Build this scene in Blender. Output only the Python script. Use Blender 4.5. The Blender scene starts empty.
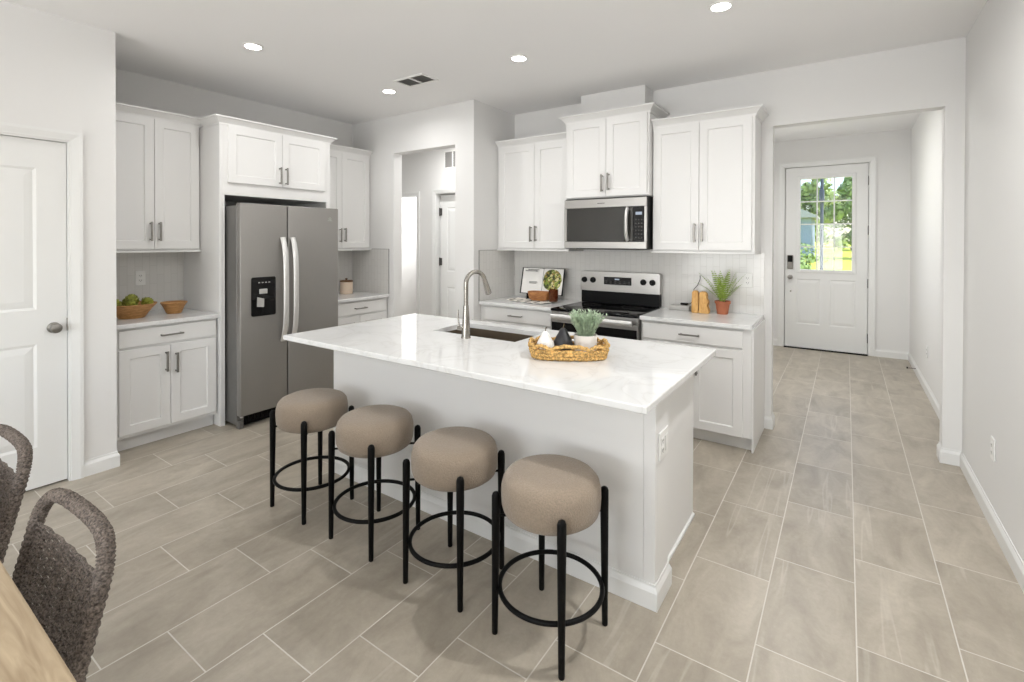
import bpy, bmesh, math, random
from mathutils import Vector, Matrix
S = bpy.context.scene
COL = S.collection
PI = math.pi
R = math.radians
random.seed(7)

# ------------------------------------------------------------------ camera
CAM_H = 1.507
F_PX, HY = 488.778, 244.602            # for a 1024 x 682 frame
_a, _t, _q = R(34.373), R(.44), R(.138)
_r0 = Vector((math.cos(_a), math.sin(_a), 0)); _d0 = Vector((-math.sin(_a), math.cos(_a), 0)); _z0 = Vector((0, 0, 1))
_d1 = _d0*math.cos(_t) - _z0*math.sin(_t); _z1 = _d0*math.sin(_t) + _z0*math.cos(_t)
_R = _r0*math.cos(_q) + _z1*math.sin(_q); _U = _z1*math.cos(_q) - _r0*math.sin(_q)
cd = bpy.data.cameras.new('camera'); cam = bpy.data.objects.new('camera', cd); COL.objects.link(cam)
cd.sensor_width = 36; cd.sensor_fit = 'HORIZONTAL'; cd.lens = F_PX/1024*36
cd.shift_y = (HY - 341)/1024; cd.clip_start = .02; cd.clip_end = 300
m = Matrix((_R, _U, -_d1)).transposed().to_4x4(); m.translation = Vector((0, 0, CAM_H)); cam.matrix_world = m
S.camera = cam

# ------------------------------------------------------------------ world, sun, exposure
S.view_settings.view_transform = 'Standard'; S.view_settings.look = 'None'
S.view_settings.gamma = 1; S.view_settings.use_curve_mapping = False
S.view_settings.exposure = 0.28
w = bpy.data.worlds.new('sky'); S.world = w; w.use_nodes = True
nt = w.node_tree; bg = nt.nodes['Background']
sk = nt.nodes.new('ShaderNodeTexSky'); sk.sky_type = 'NISHITA'; sk.sun_disc = False
sk.sun_elevation = R(52); sk.sun_rotation = R(90); sk.air_density = 1.0; sk.dust_density = 1.5
nt.links.new(sk.outputs[0], bg.inputs[0]); bg.inputs[1].default_value = .38
def lamp(name, kind, energy, loc, rot=(0, 0, 0), parent=None, color=(1, 1, 1), **kw):
    d = bpy.data.lights.new(name, kind); d.energy = energy; d.color = color
    for k, v in kw.items(): setattr(d, k, v)
    o = bpy.data.objects.new(name, d); COL.objects.link(o); o.location = loc; o.rotation_euler = rot
    if parent: o.parent = parent
    return o
lamp('sun', 'SUN', 3.2, (20, 6, 20), (0, R(40), 0), angle=R(1), color=(1, .96, .9))
CAN_W, FILL_W = 5.2, 170.0
# added fill at the dining end and foyer; daylight of the bright bathroom
lamp('fill_dining', 'AREA', FILL_W, (-1.7, -4.1, 1.35), (R(138), 0, 0), shape='RECTANGLE', size=3.2, size_y=2.3, color=(.99, .996, 1))  # added fill lamp, tilted up to lift the ceiling
lamp('daylight_bath', 'AREA', 24, (-5.4, 6.3, 1.9), (R(-90), 0, 0), shape='RECTANGLE', size=1.2, size_y=1.2)
lamp('fill_entry', 'AREA', 12, (-1.44, 6.2, 1.7), (0, R(-90), 0), shape='RECTANGLE', size=1.8, size_y=1.6)  # added lamp to brighten the foyer; this wall has no window

lamp('fill_side', 'AREA', 13, (.60, -2.0, 1.45), (0, R(140), 0), shape='RECTANGLE', size=1.7, size_y=2.2, color=(.99, .996, 1))  # added fill lamp to lift shadows in the left nook
# ------------------------------------------------------------------ materials
def lin(r, g, b):
    f = lambda c: c/12.92 if c <= .04045 else ((c+.055)/1.055)**2.4
    return (f(r/255), f(g/255), f(b/255), 1)
def mat(name, col, rough=.5, metal=0., bump=0., bscale=60., var=0., vscale=8., stretch=(1, 1, 1), coat=0., **kw):
    m = bpy.data.materials.new(name); m.use_nodes = True
    n = m.node_tree.nodes; l = m.node_tree.links; p = n['Principled BSDF']
    p.inputs['Base Color'].default_value = col; p.inputs['Roughness'].default_value = rough; p.inputs['Metallic'].default_value = metal
    p.inputs['Coat Weight'].default_value = coat
    for k, v in kw.items(): p.inputs[k].default_value = v
    if bump or var:
        tc = n.new('ShaderNodeTexCoord'); mp = n.new('ShaderNodeMapping'); mp.inputs['Scale'].default_value = stretch
        l.new(tc.outputs['Object'], mp.inputs[0])
    if var:
        t = n.new('ShaderNodeTexNoise'); t.inputs['Scale'].default_value = vscale; t.inputs['Detail'].default_value = 4
        l.new(mp.outputs[0], t.inputs['Vector'])
        mx = n.new('ShaderNodeMix'); mx.data_type = 'RGBA'; mr = n.new('ShaderNodeMapRange'); mr.inputs[1].default_value = .33; mr.inputs[2].default_value = .67
        l.new(t.outputs['Fac'], mr.inputs[0]); l.new(mr.outputs[0], mx.inputs['Factor'])
        mx.inputs['A'].default_value = tuple(c*(1-var) for c in col[:3])+(1,); mx.inputs['B'].default_value = tuple(min(1, c*(1+var)) for c in col[:3])+(1,)
        l.new(mx.outputs['Result'], p.inputs['Base Color'])
    if bump:
        t2 = n.new('ShaderNodeTexNoise'); t2.inputs['Scale'].default_value = bscale; t2.inputs['Detail'].default_value = 3
        l.new(mp.outputs[0], t2.inputs['Vector'])
        b = n.new('ShaderNodeBump'); b.inputs['Strength'].default_value = bump; b.inputs['Distance'].default_value = .01
        l.new(t2.outputs['Fac'], b.inputs['Height']); l.new(b.outputs[0], p.inputs['Normal'])
    return m
def emit(name, col, s):
    m = bpy.data.materials.new(name); m.use_nodes = True; n = m.node_tree.nodes; n.clear()
    e = n.new('ShaderNodeEmission'); e.inputs[0].default_value = col; e.inputs[1].default_value = s
    o = n.new('ShaderNodeOutputMaterial'); m.node_tree.links.new(e.outputs[0], o.inputs[0]); return m
M = {}
M['wall'] = mat('wall paint', lin(228, 227, 225), .75, bump=.04, bscale=180)
M['ceil'] = mat('ceiling paint', lin(244, 243, 242), .85, bump=.05, bscale=120)
M['trim'] = mat('trim paint', lin(230, 230, 228), .4)
M['cab'] = mat('white cabinet lacquer', lin(230, 229, 227), .38)
M['nickel'] = mat('brushed dark nickel', lin(146, 143, 138), .38, 1., var=.05, vscale=40)
M['steel'] = mat('brushed stainless steel', lin(150, 147, 143), .45, .62, var=.02, vscale=30, stretch=(30, 30, .6))
M['steel_b'] = mat('bright stainless steel', lin(208, 207, 205), .3, 1., var=.02, vscale=30, stretch=(.6, 30, 30))
M['steel_side'] = mat('grey painted steel', lin(112, 110, 107), .45, .3, var=.05)
M['handle_steel'] = mat('bright handle steel', lin(226, 225, 223), .32, .75, var=.02, vscale=30)
M['steel_m'] = mat('plain stainless steel', lin(182, 180, 177), .3, 1., var=.02, vscale=30, stretch=(.6, 30, 30))
M['sinksteel'] = mat('sink steel', lin(112, 100, 86), .45, .7, var=.03, vscale=20)
M['chrome'] = mat('satin nickel', lin(160, 156, 149), .26, 1., var=.02, vscale=30)
M['black'] = mat('black plastic', lin(12, 12, 13), .4, var=.05, **{'Specular IOR Level': .15})
M['bglass'] = mat('black glass', lin(5, 5, 6), .06, var=.05, **{'Specular IOR Level': .3})
M['hob_glass'] = mat('ceramic hob glass', lin(5, 5, 6), .1, var=.05, IOR=1.22)
M['mesh_glass'] = mat('screened oven glass', lin(52, 51, 48), .08, var=.03, vscale=6)
M['bmetal'] = mat('matt black metal', lin(9, 9, 9), .5, var=.1, **{'Specular IOR Level': .15})
M['seat'] = mat('taupe boucle fabric', lin(150, 135, 118), .95, bump=.5, bscale=200, var=.10, vscale=170, **{'Sheen Weight': .25})
M['rope'] = mat('grey brown woven rope', lin(108, 98, 90), .9, bump=.9, bscale=170, var=.62, vscale=190)
M['terra'] = mat('terracotta', lin(172, 104, 74), .8, var=.12)
M['soil'] = mat('soil', lin(48, 36, 28), .95, var=.3, vscale=60)
M['fern'] = mat('fern leaf', lin(142, 166, 70), .5, var=.25, vscale=40)
M['sage'] = mat('grey green leaf', lin(176, 194, 166), .6, var=.22, vscale=50)
M['arti'] = mat('green artichoke', lin(136, 140, 52), .55, var=.3, vscale=60)
M['basket'] = mat('woven seagrass', lin(204, 164, 100), .8, bump=.9, bscale=110, var=.6, vscale=95)
M['pearw'] = mat('white ceramic', lin(240, 238, 234), .35, var=.02)
M['pearb'] = mat('black ceramic', lin(36, 36, 40), .45, var=.15)
M['stem'] = mat('dark stem', lin(88, 76, 52), .6, var=.2)
M['pot'] = mat('matte white pot', lin(232, 228, 222), .55, var=.03)
M['cream'] = mat('cream stoneware', lin(226, 204, 182), .5, var=.06)
M['amber'] = mat('amber glass', lin(140, 78, 40), .08, var=.1, **{'Transmission Weight': .75, 'IOR': 1.45})
M['plate'] = mat('white plastic', lin(238, 237, 234), .3)
M['slot'] = mat('dark slot', lin(70, 68, 66), .6)
M['paper'] = mat('book paper', lin(240, 238, 234), .7)
M['ink'] = mat('printed ink', lin(150, 148, 146), .8)
M['grey'] = mat('grey plastic', lin(176, 174, 170), .35, var=.05)
M['cloth'] = mat('linen towel', lin(232, 228, 220), .95, bump=.3, bscale=200)
M['stripe'] = mat('towel stripe', lin(120, 116, 112), .95)
M['vent'] = mat('grey vent metal', lin(150, 148, 145), .6)
M['lit'] = emit('lamp diffuser', (1, .98, .95, 1), 25)
M['display'] = emit('display glow', (.75, .85, 1, 1), .5)
def wood(name, a, b, scale=14., stretch=(.35, 6, 6), rough=.55):
    m = bpy.data.materials.new(name); m.use_nodes = True; n = m.node_tree.nodes; l = m.node_tree.links; p = n['Principled BSDF']
    tc = n.new('ShaderNodeTexCoord'); mp = n.new('ShaderNodeMapping'); mp.inputs['Scale'].default_value = stretch
    t = n.new('ShaderNodeTexNoise'); t.inputs['Scale'].default_value = scale; t.inputs['Detail'].default_value = 8; t.inputs['Distortion'].default_value = 1.2
    cr = n.new('ShaderNodeValToRGB'); cr.color_ramp.elements[0].position = .3; cr.color_ramp.elements[1].position = .7
    cr.color_ramp.elements[0].color = a; cr.color_ramp.elements[1].color = b
    l.new(tc.outputs['Object'], mp.inputs[0]); l.new(mp.outputs[0], t.inputs['Vector']); l.new(t.outputs['Fac'], cr.inputs[0]); l.new(cr.outputs[0], p.inputs['Base Color'])
    p.inputs['Roughness'].default_value = rough; return m
M['wbowl'] = wood('turned wood', lin(150, 104, 56), lin(198, 150, 94), 10, (2, 2, 9))
M['wboard'] = wood('warm wood', lin(140, 88, 46), lin(196, 138, 84), 14, (1, 7, 7))
M['wdark'] = wood('dark lid wood', lin(96, 66, 42), lin(130, 94, 60), 10, (2, 2, 9))
M['wblock'] = wood('pale carved wood', lin(190, 138, 72), lin(224, 180, 112), 14, (7, 7, 1.4))
M['wtable'] = wood('oak table', lin(150, 130, 103), lin(186, 167, 138), 5, (.8, 9, 9), .5)

def floor_mat():
    m = bpy.data.materials.new('plank tile floor'); m.use_nodes = True; n = m.node_tree.nodes; l = m.node_tree.links; p = n['Principled BSDF']
    tc = n.new('ShaderNodeTexCoord'); sp = n.new('ShaderNodeSeparateXYZ'); l.new(tc.outputs['Object'], sp.inputs[0])
    def mth(op, a, b=None, c=None):
        k = n.new('ShaderNodeMath'); k.operation = op
        for i, v in enumerate((a, b, c)):
            if v is None: continue
            if isinstance(v, (int, float)): k.inputs[i].default_value = v
            else: l.new(v, k.inputs[i])
        return k.outputs[0]
    TW, TL = .3127, .61
    x = mth('DIVIDE', mth('SUBTRACT', sp.outputs[0], .041), TW); c = mth('FLOOR', x); fx = mth('FRACT', x)
    y = mth('DIVIDE', mth('SUBTRACT', mth('SUBTRACT', sp.outputs[1], 2.830), mth('MULTIPLY', c, TL/3)), TL); r = mth('FLOOR', y); fy = mth('FRACT', y)
    dx = mth('MULTIPLY', mth('MINIMUM', fx, mth('SUBTRACT', 1, fx)), TW); dy = mth('MULTIPLY', mth('MINIMUM', fy, mth('SUBTRACT', 1, fy)), TL)
    d = mth('MINIMUM', dx, dy); g = mth('LESS_THAN', d, .0024)
    cb = n.new('ShaderNodeCombineXYZ'); l.new(c, cb.inputs[0]); l.new(r, cb.inputs[1])
    wn = n.new('ShaderNodeTexWhiteNoise'); wn.noise_dimensions = '2D'; l.new(cb.outputs[0], wn.inputs['Vector'])
    # streaks differ per tile
    off = n.new('ShaderNodeVectorMath'); off.operation = 'MULTIPLY_ADD'; l.new(wn.outputs['Color'], off.inputs[0]); off.inputs[1].default_value = (40, 40, 40); l.new(tc.outputs['Object'], off.inputs[2])
    mp = n.new('ShaderNodeMapping'); mp.inputs['Scale'].default_value = (4.6, 1.9, 1); mp.inputs['Rotation'].default_value = (0, 0, R(22)); l.new(off.outputs[0], mp.inputs[0])
    t1 = n.new('ShaderNodeTexNoise'); t1.inputs['Scale'].default_value = 1.4; t1.inputs['Detail'].default_value = 7; t1.inputs['Roughness'].default_value = .62; t1.inputs['Distortion'].default_value = .6; l.new(mp.outputs[0], t1.inputs['Vector'])
    cr = n.new('ShaderNodeValToRGB'); e = cr.color_ramp.elements
    e[0].position = .30; e[0].color = lin(148, 139, 125); e[1].position = .72; e[1].color = lin(182, 173, 158)
    l.new(t1.outputs['Fac'], cr.inputs[0])
    # thin pale veins
    mp2 = n.new('ShaderNodeMapping'); mp2.inputs['Scale'].default_value = (9, .55, 1); mp2.inputs['Rotation'].default_value = (0, 0, R(-24)); l.new(off.outputs[0], mp2.inputs[0])
    t2 = n.new('ShaderNodeTexNoise'); t2.inputs['Scale'].default_value = .8; t2.inputs['Detail'].default_value = 3; l.new(mp2.outputs[0], t2.inputs['Vector'])
    v = mth('ABSOLUTE', mth('SUBTRACT', t2.outputs['Fac'], .34)); v = mth('MULTIPLY', mth('SUBTRACT', 1, mth('MINIMUM', mth('MULTIPLY', v, 50), 1)), .3)
    mv = n.new('ShaderNodeMix'); mv.data_type = 'RGBA'; l.new(v, mv.inputs['Factor']); l.new(cr.outputs[0], mv.inputs['A']); mv.inputs['B'].default_value = lin(205, 198, 186)
    t3 = n.new('ShaderNodeTexNoise'); t3.inputs['Scale'].default_value = 38; t3.inputs['Detail'].default_value = 8; t3.inputs['Roughness'].default_value = .75; l.new(tc.outputs['Object'], t3.inputs['Vector'])
    hv = n.new('ShaderNodeHueSaturation'); l.new(mv.outputs['Result'], hv.inputs['Color'])
    val = mth('ADD', mth('MULTIPLY', wn.outputs['Value'], .13), mth('ADD', mth('MULTIPLY', t3.outputs['Fac'], .34), .765)); l.new(val, hv.inputs['Value'])
    mg = n.new('ShaderNodeMix'); mg.data_type = 'RGBA'; l.new(g, mg.inputs['Factor']); l.new(hv.outputs[0], mg.inputs['A']); mg.inputs['B'].default_value = lin(205, 200, 191)
    l.new(mg.outputs['Result'], p.inputs['Base Color'])
    l.new(mth('ADD', mth('MULTIPLY', g, .4), .36), p.inputs['Roughness'])
    b = n.new('ShaderNodeBump'); b.inputs['Strength'].default_value = .25; b.inputs['Distance'].default_value = .003
    l.new(mth('ADD', mth('MULTIPLY', t1.outputs['Fac'], .3), mth('MINIMUM', mth('MULTIPLY', d, 250), 1)), b.inputs['Height']); l.new(b.outputs[0], p.inputs['Normal'])
    return m
M['floor'] = floor_mat()
def quartz_mat():
    m = bpy.data.materials.new('white quartz'); m.use_nodes = True; n = m.node_tree.nodes; l = m.node_tree.links; p = n['Principled BSDF']
    tc = n.new('ShaderNodeTexCoord')
    t = n.new('ShaderNodeTexNoise'); t.inputs['Scale'].default_value = 2.6; t.inputs['Detail'].default_value = 9; t.inputs['Distortion'].default_value = 1.6; l.new(tc.outputs['Object'], t.inputs['Vector'])
    cr = n.new('ShaderNodeValToRGB'); e = cr.color_ramp.elements
    e[0].position = .40; e[0].color = lin(229, 229, 228); e[1].position = .60; e[1].color = lin(231, 231, 230)
    k = e.new(.485); k.color = lin(226, 226, 225); k = e.new(.50); k.color = lin(219, 218, 216); k = e.new(.515); k.color = lin(227, 227, 226)
    l.new(t.outputs['Fac'], cr.inputs[0]); l.new(cr.outputs[0], p.inputs['Base Color']); p.inputs['Roughness'].default_value = .06
    return m
M['quartz'] = quartz_mat()
def tile_mat(name, axis):
    """stacked narrow upright glossy white tiles; axis = the horizontal axis of the wall (0 = x, 1 = y)"""
    m = bpy.data.materials.new(name); m.use_nodes = True; n = m.node_tree.nodes; l = m.node_tree.links; p = n['Principled BSDF']
    tc = n.new('ShaderNodeTexCoord'); sp = n.new('ShaderNodeSeparateXYZ'); l.new(tc.outputs['Object'], sp.inputs[0])
    cb = n.new('ShaderNodeCombineXYZ'); l.new(sp.outputs[2], cb.inputs[0]); l.new(sp.outputs[axis], cb.inputs[1])
    br = n.new('ShaderNodeTexBrick'); br.offset = .5; br.inputs['Scale'].default_value = 1; br.inputs['Brick Width'].default_value = .152; br.inputs['Row Height'].default_value = .052
    br.inputs['Mortar Size'].default_value = .0018; br.inputs['Mortar Smooth'].default_value = .3
    br.inputs['Color1'].default_value = lin(220, 218, 214); br.inputs['Color2'].default_value = lin(217, 215, 211); br.inputs['Mortar'].default_value = lin(206, 204, 199)
    l.new(cb.outputs[0], br.inputs['Vector']); l.new(br.outputs['Color'], p.inputs['Base Color']); p.inputs['Roughness'].default_value = .14
    b = n.new('ShaderNodeBump'); b.invert = True; b.inputs['Strength'].default_value = .3; b.inputs['Distance'].default_value = .002
    l.new(br.outputs['Fac'], b.inputs['Height']); l.new(b.outputs[0], p.inputs['Normal']); return m
M['tile_x'] = tile_mat('white tile on the range wall', 0); M['tile_y'] = tile_mat('white tile on the side walls', 1)
def glass_mat():
    m = bpy.data.materials.new('window glass'); m.use_nodes = True; n = m.node_tree.nodes; l = m.node_tree.links; n.clear()
    tr = n.new('ShaderNodeBsdfTransparent'); gl = n.new('ShaderNodeBsdfGlossy'); gl.inputs['Roughness'].default_value = .02
    fr = n.new('ShaderNodeFresnel'); fr.inputs[0].default_value = 1.45; mx = n.new('ShaderNodeMixShader'); o = n.new('ShaderNodeOutputMaterial')
    l.new(fr.outputs[0], mx.inputs[0]); l.new(tr.outputs[0], mx.inputs[1]); l.new(gl.outputs[0], mx.inputs[2]); l.new(mx.outputs[0], o.inputs[0]); return m
M['glass'] = glass_mat()
def salad_mat():
    m = bpy.data.materials.new('printed salad photo'); m.use_nodes = True; n = m.node_tree.nodes; l = m.node_tree.links; p = n['Principled BSDF']
    tc = n.new('ShaderNodeTexCoord'); v = n.new('ShaderNodeTexVoronoi'); v.inputs['Scale'].default_value = 55; l.new(tc.outputs['Object'], v.inputs['Vector'])
    cr = n.new('ShaderNodeValToRGB'); e = cr.color_ramp.elements; cr.color_ramp.interpolation = 'CONSTANT'
    e[0].position = 0; e[0].color = lin(52, 60, 22); e[1].position = .85; e[1].color = lin(214, 204, 150)
    for q, c in ((.2, (120, 138, 50)), (.42, (168, 172, 86)), (.6, (78, 84, 34)), (.72, (150, 128, 62))): k = e.new(q); k.color = lin(*c)
    sp = n.new('ShaderNodeSeparateColor'); l.new(v.outputs['Color'], sp.inputs[0]); l.new(sp.outputs[0], cr.inputs[0]); l.new(cr.outputs[0], p.inputs['Base Color']); return m
M['salad'] = salad_mat()
M['lawn'] = mat('sunlit grass', lin(214, 222, 84), .9, var=.1, vscale=3)
M['leaf'] = mat('tree leaves', lin(122, 146, 84), .7, var=.4, vscale=1.2)
M['leaf2'] = mat('light tree leaves', lin(164, 182, 118), .7, var=.35, vscale=1.5)
M['bark'] = mat('bark', lin(86, 78, 72), .9, var=.3)
M['pole'] = mat('weathered pole', lin(74, 82, 104), .9, var=.2)
M['siding'] = mat('grey blue siding', lin(140, 156, 184), .8, var=.05)
M['roof'] = mat('pale shingles', lin(168, 170, 178), .9, var=.2, vscale=20)
M['concrete'] = mat('concrete', lin(196, 192, 186), .9, var=.1)

# ------------------------------------------------------------------ mesh helpers
class MB:
    def __init__(s): s.bm = bmesh.new()
    def face(s, pts): return s.bm.faces.new([s.bm.verts.new(p) for p in pts])
    def box(s, x0, x1, y0, y1, z0, z1, bev=0., seg=1):
        g = bmesh.ops.create_cube(s.bm, size=1)['verts']
        for v in g: v.co = Vector(((x0+x1)/2 + v.co.x*(x1-x0), (y0+y1)/2 + v.co.y*(y1-y0), (z0+z1)/2 + v.co.z*(z1-z0)))
        if bev:
            es = list({e for v in g for e in v.link_edges})
            bmesh.ops.bevel(s.bm, geom=es, offset=bev, segments=seg, affect='EDGES', profile=.5)
        return s
    def ring_loft(s, rings, cap0=True, cap1=True, closed=True):
        vs = [[s.bm.verts.new(p) for p in r] for r in rings]
        for a, b in zip(vs, vs[1:]):
            k = len(a)
            for i in range(k if closed else k-1):
                j = (i+1) % k; s.bm.faces.new((a[i], a[j], b[j], b[i]))
        if cap0 and closed: s.bm.faces.new(vs[0][::-1])
        if cap1 and closed: s.bm.faces.new(vs[-1])
        return vs
    def lathe(s, prof, c=(0, 0, 0), n=32, cap0=True, cap1=True, fn=None):
        rings = []
        for r, z in prof:
            rings.append([Vector((c[0]+max(r, 1e-4)*math.cos(2*PI*i/n), c[1]+max(r, 1e-4)*math.sin(2*PI*i/n), c[2]+z)) for i in range(n)])
        if fn: rings = [[fn(p) for p in r] for r in rings]
        s.ring_loft(rings, cap0, cap1); return s
    def tube(s, pts, r, n=10, closed=False, flat=None, rf=None):
        """swept tube; r number or list; flat = (a, b) ellipse factors"""
        P = [Vector(p) for p in pts]; k = len(P); rr = r if isinstance(r, (list, tuple)) else [r]*k
        T = []
        for i in range(k):
            a = P[(i-1) % k] if closed or i else P[i]; b = P[(i+1) % k] if closed or i < k-1 else P[i]
            T.append((b-a).normalized())
        up = Vector((0, 0, 1)) if abs(T[0].z) < .9 else Vector((1, 0, 0))
        u = T[0].cross(up).normalized(); rings = []
        for i in range(k):
            u = (u - T[i]*u.dot(T[i])).normalized(); v = T[i].cross(u)
            fa, fb = flat or (1, 1)
            rings.append([P[i] + (u*math.cos(2*PI*j/n)*fa + v*math.sin(2*PI*j/n)*fb)*rr[i]*(rf(i, j) if rf else 1) for j in range(n)])
        if closed:
            vs = [[s.bm.verts.new(p) for p in q] for q in rings]
            # choose the rotation of the last ring that best meets the first
            for i in range(k):
                a, b = vs[i], vs[(i+1) % k]; sh = 0
                if i == k-1: sh = min(range(n), key=lambda h: sum((a[j].co-b[(j+h) % n].co).length for j in range(n)))
                for j in range(n): s.bm.faces.new((a[j], a[(j+1) % n], b[(j+1+sh) % n], b[(j+sh) % n]))
        else: s.ring_loft(rings)
        return s
    def cyl(s, p0, p1, r0, r1=None, n=16): return s.tube([p0, p1], [r0, r0 if r1 is None else r1], n)
    def shaker(s, x0, x1, z0, z1, yf, t=.02, stile=.062, rec=.009, slope=.006):
        e = .0025
        def rect(i, y): return [(x0+i, y, z0+i), (x1-i, y, z0+i), (x1-i, y, z1-i), (x0+i, y, z1-i)]
        s.ring_loft([rect(0, yf+t), rect(0, yf+e), rect(e, yf), rect(stile, yf), rect(stile+slope, yf+rec)])
        return s
    def slab(s, x0, x1, z0, z1, yf, t=.02):
        e = .003
        def rect(i, y): return [(x0+i, y, z0+i), (x1-i, y, z0+i), (x1-i, y, z1-i), (x0+i, y, z1-i)]
        s.ring_loft([rect(0, yf+t), rect(0, yf+e), rect(e, yf)]); return s
    def prism(s, poly, y0, y1):
        """polygon in x,z extruded along y"""
        s.ring_loft([[(x, y0, z) for x, z in poly], [(x, y1, z) for x, z in poly]]); return s
    def build(s, name, m, parent=None, smooth=False, loc=None, kind=None, label=None):
        bmesh.ops.recalc_face_normals(s.bm, faces=s.bm.faces)
        me = bpy.data.meshes.new(name); s.bm.to_mesh(me); s.bm.free()
        me.materials.append(M[m] if isinstance(m, str) else m)
        if smooth:
            me.polygons.foreach_set('use_smooth', [True]*len(me.polygons))
            try: me.set_sharp_from_angle(angle=R(40))
            except Exception: pass
        o = bpy.data.objects.new(name, me); COL.objects.link(o)
        if parent: o.parent = parent
        if loc: o.location = loc
        if kind: o['kind'] = kind
        if label: o['label'] = label
        return o
def tag(o, label, cat, group=None):
    o['label'] = label; o['category'] = cat
    if group: o['group'] = group
    return o
def thing(name, label, cat, loc=(0, 0, 0), rz=0., group=None):
    o = bpy.data.objects.new(name, None); COL.objects.link(o); o.empty_display_size = .1
    o.location = loc; o.rotation_euler = (0, 0, rz); return tag(o, label, cat, group)
def dup(root, loc, label, rz=None):
    r = root.copy(); COL.objects.link(r); r.location = loc; r['label'] = label
    if rz is not None: r.rotation_euler = (0, 0, rz)
    for ch in list(root.children):
        c = ch.copy(); COL.objects.link(c); c.parent = r
        for g in ch.children:
            d = g.copy(); COL.objects.link(d); d.parent = c
    return r
def struct(name, boxes, m, bev=0):
    b = MB()
    for x in boxes: b.box(*x, bev=bev)
    return b.build(name, m, kind='structure')

# ------------------------------------------------------------------ the room
ZC, XR, YB, YD, XL, XS, XP, YP = 2.876, .65, 4.408, 3.704, -4.82, -2.984, -3.996, 1.193
YE, ZF, YR = 8.0, 2.945, -4.2
TOP = 3.05
struct('floor', [(-6.3, XR+.14, YR-.12, YE+.12, -.08, 0)], 'floor')
struct('ceiling', [(-6.3, XR+.12, YR-.12, YB+.001, ZC, TOP), (-6.3, -3.1, YB+.001, 6.7, ZC, TOP)], 'ceil')
struct('ceiling_foyer', [(-1.6, XR+.14, YB+.112, YE+.12, ZF, TOP)], 'ceil')
struct('wall_right', [(XR, XR+.12, YR-.12, -3.15, 0, TOP), (XR, XR+.12, -3.15, -.85, 0, .55), (XR, XR+.12, -3.15, -.85, 2.35, TOP), (XR, XR+.12, -.85, YB+.112, 0, TOP), (XR+.022, XR+.14, YB+.112, YE+.12, 0, TOP)], 'wall')
struct('wall_back', [(XS-.116, -.49, YB, YB+.112, 0, TOP), (-.49, .548, YB, YB+.112, 2.43, TOP), (.548, XR, YB, YB+.112, 0, TOP)], 'wall')
struct('wall_nook', [(-6.3, -4.112, YD, YD+.12, 0, ZC), (-4.112, -3.222, YD, YD+.12, 2.466, ZC), (-3.222, XS, YD, YD+.12, 0, ZC)], 'wall')
struct('wall_return', [(XS-.116, XS, YD+.12, YB, 0, ZC)], 'wall')
struct('wall_left', [(XL-.12, XL, YR, YD, 0, ZC)], 'wall')
struct('wall_pantry', [(XP-.12, XP, YR, .17, 0, ZC), (XP-.12, XP, .17, .962, 2.122, ZC), (XP-.12, XP, .962, YP, 0, ZC), (XL, XP-.12, YP-.12, YP, 0, ZC)], 'wall')
struct('wall_rear', [(XL-.12, -3.35, YR-.12, YR, 0, ZC), (-3.35, -.05, YR-.12, YR, 2.45, ZC), (-.05, XR, YR-.12, YR, 0, ZC)], 'wall')
struct('wall_entry', [(-1.6, -.745, YE, YE+.12, 0, TOP), (-.745, .256, YE, YE+.12, 2.572, TOP), (.256, XR+.022, YE, YE+.12, 0, TOP)], 'wall')
struct('wall_foyer', [(-1.6, -1.48, YB+.112, YE, 0, TOP)], 'wall')
HB = 4.9
struct('wall_hall', [(-6.3, -5.75, HB, HB+.11, 0, ZC), (-5.75, -4.965, HB, HB+.11, 2.135, ZC), (-4.965, -4.61, HB, HB+.11, 0, ZC),
                     (-4.61, -3.85, HB, HB+.11, 2.15, ZC), (-3.85, -3.1, HB, HB+.11, 0, ZC), (-6.3, -6.2, YD+.12, HB, 0, ZC), (-3.1, -3.0, YB+.112, 6.7, 0, ZC)], 'wall')
struct('wall_bath', [(-6.3, -3.1, 6.6, 6.7, 0, ZC), (-6.3, -6.2, HB+.11, 6.6, 0, ZC), (-4.80, -4.72, HB+.11, 6.6, 0, ZC)], 'wall')
struct('wall_chase', [(-2.08, -1.461, 4.19, YB, 2.642, ZC)], 'wall')

# baseboards: profile swept along a floor path, wall on the right-hand side of travel... offset to the left
def baseboard(name, path, h=.102, t=.013):
    prof = [(0, 0), (t, 0), (t, h*.72), (t*.75, h*.80), (t*.35, h*.9), (t*.3, h), (0, h)]
    P = [Vector(p) for p in path]; k = len(P); off = []
    for i in range(k):
        nrm = []
        if i: d = (P[i]-P[i-1]).normalized(); nrm.append(Vector((-d.y, d.x)))
        if i < k-1: d = (P[i+1]-P[i]).normalized(); nrm.append(Vector((-d.y, d.x)))
        if len(nrm) == 1: off.append(nrm[0])
        else: b = (nrm[0]+nrm[1]).normalized(); off.append(b/ b.dot(nrm[0]))
    mb = MB(); mb.ring_loft([[(P[i].x+off[i].x*o, P[i].y+off[i].y*o, z) for o, z in prof] for i in range(k)])
    return mb.build(name, 'trim', kind='structure')
baseboard('baseboard_right', [(XR, YR), (XR, YB), (.548, YB), (.548, YB+.112), (XR+.022, YB+.112), (XR+.022, YE), (.322, YE)])
baseboard('baseboard_entry', [(-.81, YE), (-1.48, YE), (-1.48, YB+.112), (-.49, YB+.112), (-.49, YB), (-.543, YB)])
baseboard('baseboard_pantry', [(-4.18, YP), (XP, YP), (XP, 1.020)])
baseboard('baseboard_left', [(XP, YR), (XP, .095)][::-1])
baseboard('baseboard_nook', [(XS, YD), (-3.222, YD), (-3.222, YD+.12)])
baseboard('baseboard_hall', [(-4.67, HB), (-4.9, HB)])

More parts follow.
